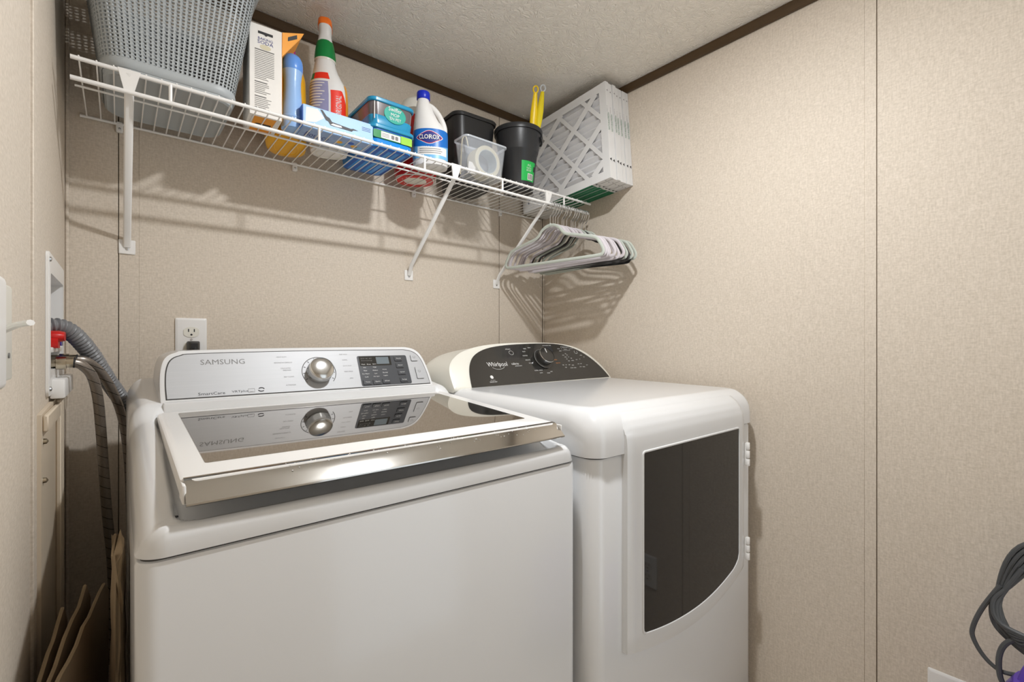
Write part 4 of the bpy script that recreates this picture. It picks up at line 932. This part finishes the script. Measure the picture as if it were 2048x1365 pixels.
for i, (x, k, rz, dy) in enumerate(HP):
    o = protos[k] if k not in used else copy_thing(protos[k]); used.add(k)
    o.location = (x, SY-.002, HZ); o.rotation_euler = (radians(dy*150), 0, radians(rz))
    o['label'] = ('sage green velvet hanger at the front, nearest the shelf brace' if i == 0 else
                  'sage green velvet hanger last on the rail, next to the right wall' if i == 13 else
                  f'{cname[k]} velvet hanger, {cnt[i]} on the rail counting from the brace')

# ------------------------------------------------------------------ wall outlet, plug and fittings on the walls
def outlet(lab, f, plug=False):
    """f(u, v, w): u across, v up, w out of the wall; centre of the plate at the origin"""
    o = f(0, 0, 0); t = thing('wall_outlet', lab, 'outlet', o)
    mk('plate', loft([[f(u, v, w) for u, v in rrect(-.035+i, .035-i, -.057+i, .057-i, .003, 4)] for w, i in ((.0003, 0), (.0035, 0), (.0058, .004), (.006, .006))]), 'white2', t)
    for vc in (.0195, -.0195):
        sk = mk('socket', prism([(max(-.0172, min(.0172, .0195*cos(a))), vc+.0140*sin(a)) for a in [2*pi*k/28 for k in range(28)]], lambda u, v: f(u, v, .004), lambda u, v: f(u, v, .0075)), 'cream', t)
        mk('slot', join(*[prism(rrect(u-.0012, u+.0012, vc+.0005, vc+.0085, .0003, 1), lambda a, b: f(a, b, .005), lambda a, b: f(a, b, .0078)) for u in (-.0064, .0064)] + [prism([(.0026*cos(a), vc-.0068+.0026*sin(a)) for a in [2*pi*k/14 for k in range(14)]], lambda a, b: f(a, b, .005), lambda a, b: f(a, b, .0078))]), 'ink_dark', sk)
    mk('screw', prism([(.0028*cos(a), .0028*sin(a)) for a in [2*pi*k/14 for k in range(14)]], lambda a, b: f(a, b, .005), lambda a, b: f(a, b, .0072)), 'steel', t)
    return t
outlet('white double wall outlet on back wall above the washer console', lambda u, v, w: (.2455+u, -.0001-w, 1.1545+v))
pg = thing('power_plug', 'black angled power plug in the lower socket behind the washer', 'plug', (.2455, -.0085, 1.133))
mk('plug_body', loft([[(.249+x*k, -.0085-d, 1.137+z*k) for x, z in rrect(-.014, .014, -.013, .013, .004, 4)] for d, k in ((0, 1), (.012, 1), (.022, .85), (.030, .55))]), 'black', pg)
mk('strain_relief', tube([(.250, -.033, 1.134), (.252, -.036, 1.118), (.253, -.037, 1.104)], lambda s: .0062-.06*s, 10), 'black', pg)
mk('cord', tube(spline([(.253, -.037, 1.106), (.255, -.04, 1.07), (.25, -.05, .98), (.27, -.06, .80), (.30, -.07, .55)], 6), .004, 8), 'cord', pg)

# washer outlet box in the left wall
def lw(y, z, x=0): return (x, y, z)
ob = thing('washer_outlet_box', 'white recessed washing machine outlet box in left wall', 'outlet box', (0, -.25, 1.055))
Yn, Yf_, Z0, Z1 = -.394, -.104, 1.053, 1.305
outr = rrect(Yn, Yf_, Z0, Z1, .012, 5); inr = rrect(Yn+.026, Yf_-.026, Z0+.045, Z1-.036, .006, 5)
mk('flange', loft([[(.0003, y, z) for y, z in outr], [(.004, y, z) for y, z in outr], [(.005, y+(.002 if y < -.25 else -.002), z+(.002 if z < 1.18 else -.002)) for y, z in outr], [(.005, y, z) for y, z in inr], [(.0003, y, z) for y, z in inr]], False, False), 'white2', ob)
mk('recess', loft([[(.003, y, z) for y, z in inr], [(-.070, y, z) for y, z in rrect(Yn+.032, Yf_-.032, Z0+.050, Z1-.042, .006, 5)]], cap0=False), 'white2', ob)
mk('drain_port', loft([[(x, y, z) for y, z in rrect(-.345, -.285, 1.205, 1.225, .004, 3)] for x in (-.06, -.008, -.004)]), 'black', ob)
for (y, z) in ((-.384, 1.291), (-.384, 1.066)): mk('screw', xf(lathe([(.0042, 0), (.0036, .0022), (.001, .003)], 14), lambda a, b, c: (.005+c, y+a, z+b)), 'steel', ob)
mk('shelf_ledge', box(-.050, .004, Yn+.03, Yf_-.03, 1.128, 1.138, .002), 'white2', ob)
mk('lower_housing', box(.0015, .022, -.345, -.150, 1.045, 1.080, .003), 'white2', ob)
for i, (y, z, m) in enumerate(((-.290, 1.108, 'brass'), (-.225, 1.112, 'brass'))):
    v = mk('valve', join(xf(lathe([(.013, 0), (.013, .02), (.010, .022), (.010, .035), (.0125, .036), (.0125, .05)], 18), lambda a, b, c: (-.030+c, y+a, z+b)), xf(lathe([(.007, .0), (.007, .03)], 12), lambda a, b, c: (-.018+a, y+b, z+c))), m, ob)
    mk('valve_handle', loft([[(x, y+a, z+.038+b) for a, b in rrect(-.022, .022, -.010, .010, .006, 3)] for x in (-.016, -.012, .004, .010)]), 'red' if i == 0 else 'royal', v)
for i, z in enumerate((1.158,)):
    mk('lever', loft([[(x, -.285+a*k, 1.158+b*k) for a, b in sup(.026, .011, 18, 2.4)] for x, k in ((-.03, .8), (-.006, 1), (.010, 1), (.018, .8))]), 'red', ob)
dh = mk('drain_hose', tube(spline([(-.045, -.262, 1.150), (-.012, -.258, 1.176), (.018, -.240, 1.172), (.048, -.205, 1.130), (.080, -.160, 1.060), (.118, -.110, .985), (.165, -.085, .905), (.21, -.082, .80), (.23, -.085, .60)], 40), lambda s: .0150+.0016*cos(2*pi*s/.0075), 14), 'hose')
tag(dh, 'grey corrugated drain hose arching from the wall box behind the washer', 'hose')
h1 = thing('supply_hose', 'nearer braided steel supply hose bending steeply down beside the washer', 'hose', (.03, -.29, 1.108), 0, 'braided supply hoses')
mk('hose', tube(spline([(.030, -.290, 1.108), (.042, -.286, 1.102), (.056, -.275, 1.080), (.064, -.255, 1.035), (.068, -.230, .97), (.072, -.205, .88), (.078, -.19, .77), (.086, -.18, .65), (.088, -.18, .45)], 8), .0088, 12), 'braid', h1)
mk('ferrule', tube([(.012, -.290, 1.109), (.032, -.290, 1.108)], .0098, 14), 'brass', h1)
mk('crimp_band', tube([(.030, -.290, 1.1082), (.0325, -.290, 1.108)], .0103, 14), 'ink_dark', h1)
h2 = thing('supply_hose', 'farther braided steel supply hose curving behind the washer back corner', 'hose', (.03, -.225, 1.114), 0, 'braided supply hoses')
mk('hose', tube(spline([(.030, -.225, 1.112), (.046, -.220, 1.108), (.066, -.200, 1.085), (.086, -.170, 1.04), (.102, -.138, .98), (.112, -.120, .90), (.117, -.112, .80), (.120, -.11, .60)], 8), .0088, 12), 'braid', h2)
mk('ferrule', tube([(.012, -.225, 1.113), (.032, -.225, 1.112)], .0098, 14), 'brass', h2)
mk('crimp_band', tube([(.030, -.225, 1.1122), (.0325, -.225, 1.112)], .0103, 14), 'ink_dark', h2)
# access panel below the box
ap = thing('access_panel', 'beige screwed access panel below the outlet box on left wall', 'panel', (0, -.33, .10))
mk('board', loft([[(.0004, -.512, .10), (.0004, -.150, .10), (.0004, -.150, 1.045), (.0004, -.512, 1.036)], [(.006, -.512, .10), (.006, -.150, .10), (.006, -.150, 1.045), (.006, -.512, 1.036)]]), 'beige_panel', ap)
for y in (-.300, -.262): mk('batten', box(.006, .014, y, y+.022, .10, 1.04, .002, 1), 'beige_panel', ap)
mk('top_cleat', box(.006, .013, -.500, -.150, 1.008, 1.034, .002, 1), 'beige_panel', ap)
for y, z in ((-.488, .992), (-.492, .932)): mk('screw', xf(lathe([(.0045, 0), (.004, .004), (.001, .006)], 12), lambda a, b, c: (.006+c, y+a, z+b)), 'brass', ap)
# white box with a lever on the left wall
db = thing('wall_box', 'white plastic wall-mounted box with small side lever at left edge', 'wall box', (0, -.92, 1.10))
mk('case', box(.0004, .022, -1.05, -.925, 1.106, 1.204, .006, 3), 'white2', db)
mk('back_plate', box(.0003, .007, -1.06, -.775, 1.106, 1.208, .003, 2), 'cream', db)
mk('lever', tube([(.005, -.835, 1.157), (.020, -.858, 1.164), (.031, -.874, 1.166)], .0036, 8, rb=.003), 'white2', db)
mk('indent', xf(lathe([(.003, 0), (.003, .0012)], 10), lambda a, b, c: (.007+c, -.80+a, 1.133+b)), 'ink', db)

# ------------------------------------------------------------------ flattened cardboard and paper in the gap left of the washer
def sheet(lab, x, lean, pts, m='cardboard', th=.004, twist=0):
    t = thing('cardboard_sheet', lab, 'cardboard', (x, pts[0][0], 0), 0, 'cardboard beside the washer')
    f = lambda d: lambda y, z: (x + d + lean*z + twist*(y+.80), y, z)
    mk('liner', prism(pts, f(0), f(th)), m, t)
    mk('torn_edge', tube([f(th/2)(*p) for p in pts[1:-1]], .0024, 5), 'kraft', t)
random.seed(11)
def jag(y0, z0, y1, z1, n, amp): return [(lerp(y0, y1, k/n), lerp(z0, z1, k/n)+random.uniform(-amp, amp)) for k in range(n+1)]
sheet('torn cardboard sheet leaning closest to the left wall', .005, .004, [(-.80, 0)] + jag(-.80, .70, -.52, .735, 8, .006) + [(-.49, .70), (-.48, 0)], twist=.07)
sheet('brown cardboard sheet standing second from the left wall', .014, .004, [(-.82, 0)] + jag(-.82, .72, -.46, .735, 7, .005) + [(-.42, .70), (-.41, 0)], twist=.10)
sheet('tallest brown cardboard sheet standing third from the left wall', .024, .006, [(-.80, 0)] + jag(-.80, .735, -.42, .725, 9, .006) + [(-.38, .69), (-.37, 0)], twist=.12)
def crumple(name, lab, x0, x1, y0, y1, z1, seed):
    random.seed(seed); n, m = 20, 26; rings_ = []
    for j in range(m+1):
        s = j/m; z = z1*s; k = 1-.22*s**3; R = []
        for i in range(n):
            a = 2*pi*i/n; q = 1+.16*random.uniform(-1, 1)*(1 if j > m*.5 else .5)
            R.append((max(x0, min(x1, (x0+x1)/2+(x1-x0)/2*cos(a)*q*k)), (y0+y1)/2+(y1-y0)/2*sin(a)*q*k, z+(random.uniform(-.012, .016) if j == m else 0)))
        rings_.append(R)
    o = mk(name, loft(rings_), 'kraft', smooth=False); tag(o, lab, 'paper bag'); return o
crumple('paper_bag', 'crumpled brown paper bag wedged against the washer side', .0855, .106, -.66, -.50, .835, 5)

# ------------------------------------------------------------------ lower right: outlet, cord bundle and purple vacuum
outlet('white wall outlet low on the right wall beside the grey cord', lambda u, v, w: (RW-.0001-w, -1.336-u, .329+v))
vc = thing('vacuum_cleaner', 'purple upright vacuum cleaner standing at the bottom right corner', 'vacuum', (1.43, -1.53, 0), radians(0))
mk('bin', loft([[(1.43+x, -1.53+y, z) for x, y in sup(a, b, 32, 2.6)] for z, a, b in ((.10, .075, .085), (.12, .085, .095), (.40, .088, .098), (.47, .085, .098), (.495, .070, .085), (.502, .045, .055))]), 'purple', vc)
mk('carry_handle', tube(spline([(1.43, -1.60, .47), (1.43, -1.59, .535), (1.43, -1.53, .550), (1.43, -1.475, .525), (1.43, -1.46, .47)], 6), .014, 10), 'purple', vc)
mk('floor_head', box(1.31, 1.53, -1.62, -1.44, .012, .10, .018, 3), 'ink_dark', vc)
for x in (1.32, 1.52): mk('wheel', xf(lathe([(.030, -.012), (.032, -.01), (.032, .01), (.030, .012)], 20), lambda a, b, c: (x+c, -1.56+a, .032+b)), 'black', vc)
mk('wand', rod((1.47, -1.585, .50), (1.47, -1.60, 1.05), .016, 14), 'cord', vc)
cd = thing('vacuum_cord', 'bundle of dark grey power cord looped above the purple vacuum', 'cord', (1.45, -1.45, .55))  # the vacuum's own power cord, hung in loops
def cordp(pts, r=.0042): mk('strand', tube(spline(pts, 8), r, 8), 'cord', cd)
for k in range(5):
    q = k*.007
    cordp([(1.46+q*.4, -1.53-q, .80), (1.465, -1.480+q, .725+q*.6), (1.462+q*.3, -1.440+q*.7, .662-q), (1.458, -1.416-q*.6, .622-q*1.4), (1.45, -1.425-q, .585-q), (1.44, -1.475, .575)])
cordp([(1.462, -1.425, .655), (1.462, -1.400, .60), (1.463, -1.386, .555), (1.463, -1.386, .53), (1.462, -1.402, .50), (1.46, -1.425, .484), (1.455, -1.450, .49)])
cordp([(1.458, -1.455, .70), (1.462, -1.425, .63), (1.463, -1.420, .590), (1.462, -1.435, .560), (1.458, -1.460, .545)])
cordp([(1.452, -1.480, .585), (1.456, -1.440, .553), (1.455, -1.425, .520), (1.452, -1.426, .475), (1.45, -1.440, .45)], .0048)
cordp([(1.462, -1.418, .64), (1.468, -1.412, .60), (1.475, -1.418, .565), (1.472, -1.445, .54), (1.46, -1.47, .53)])
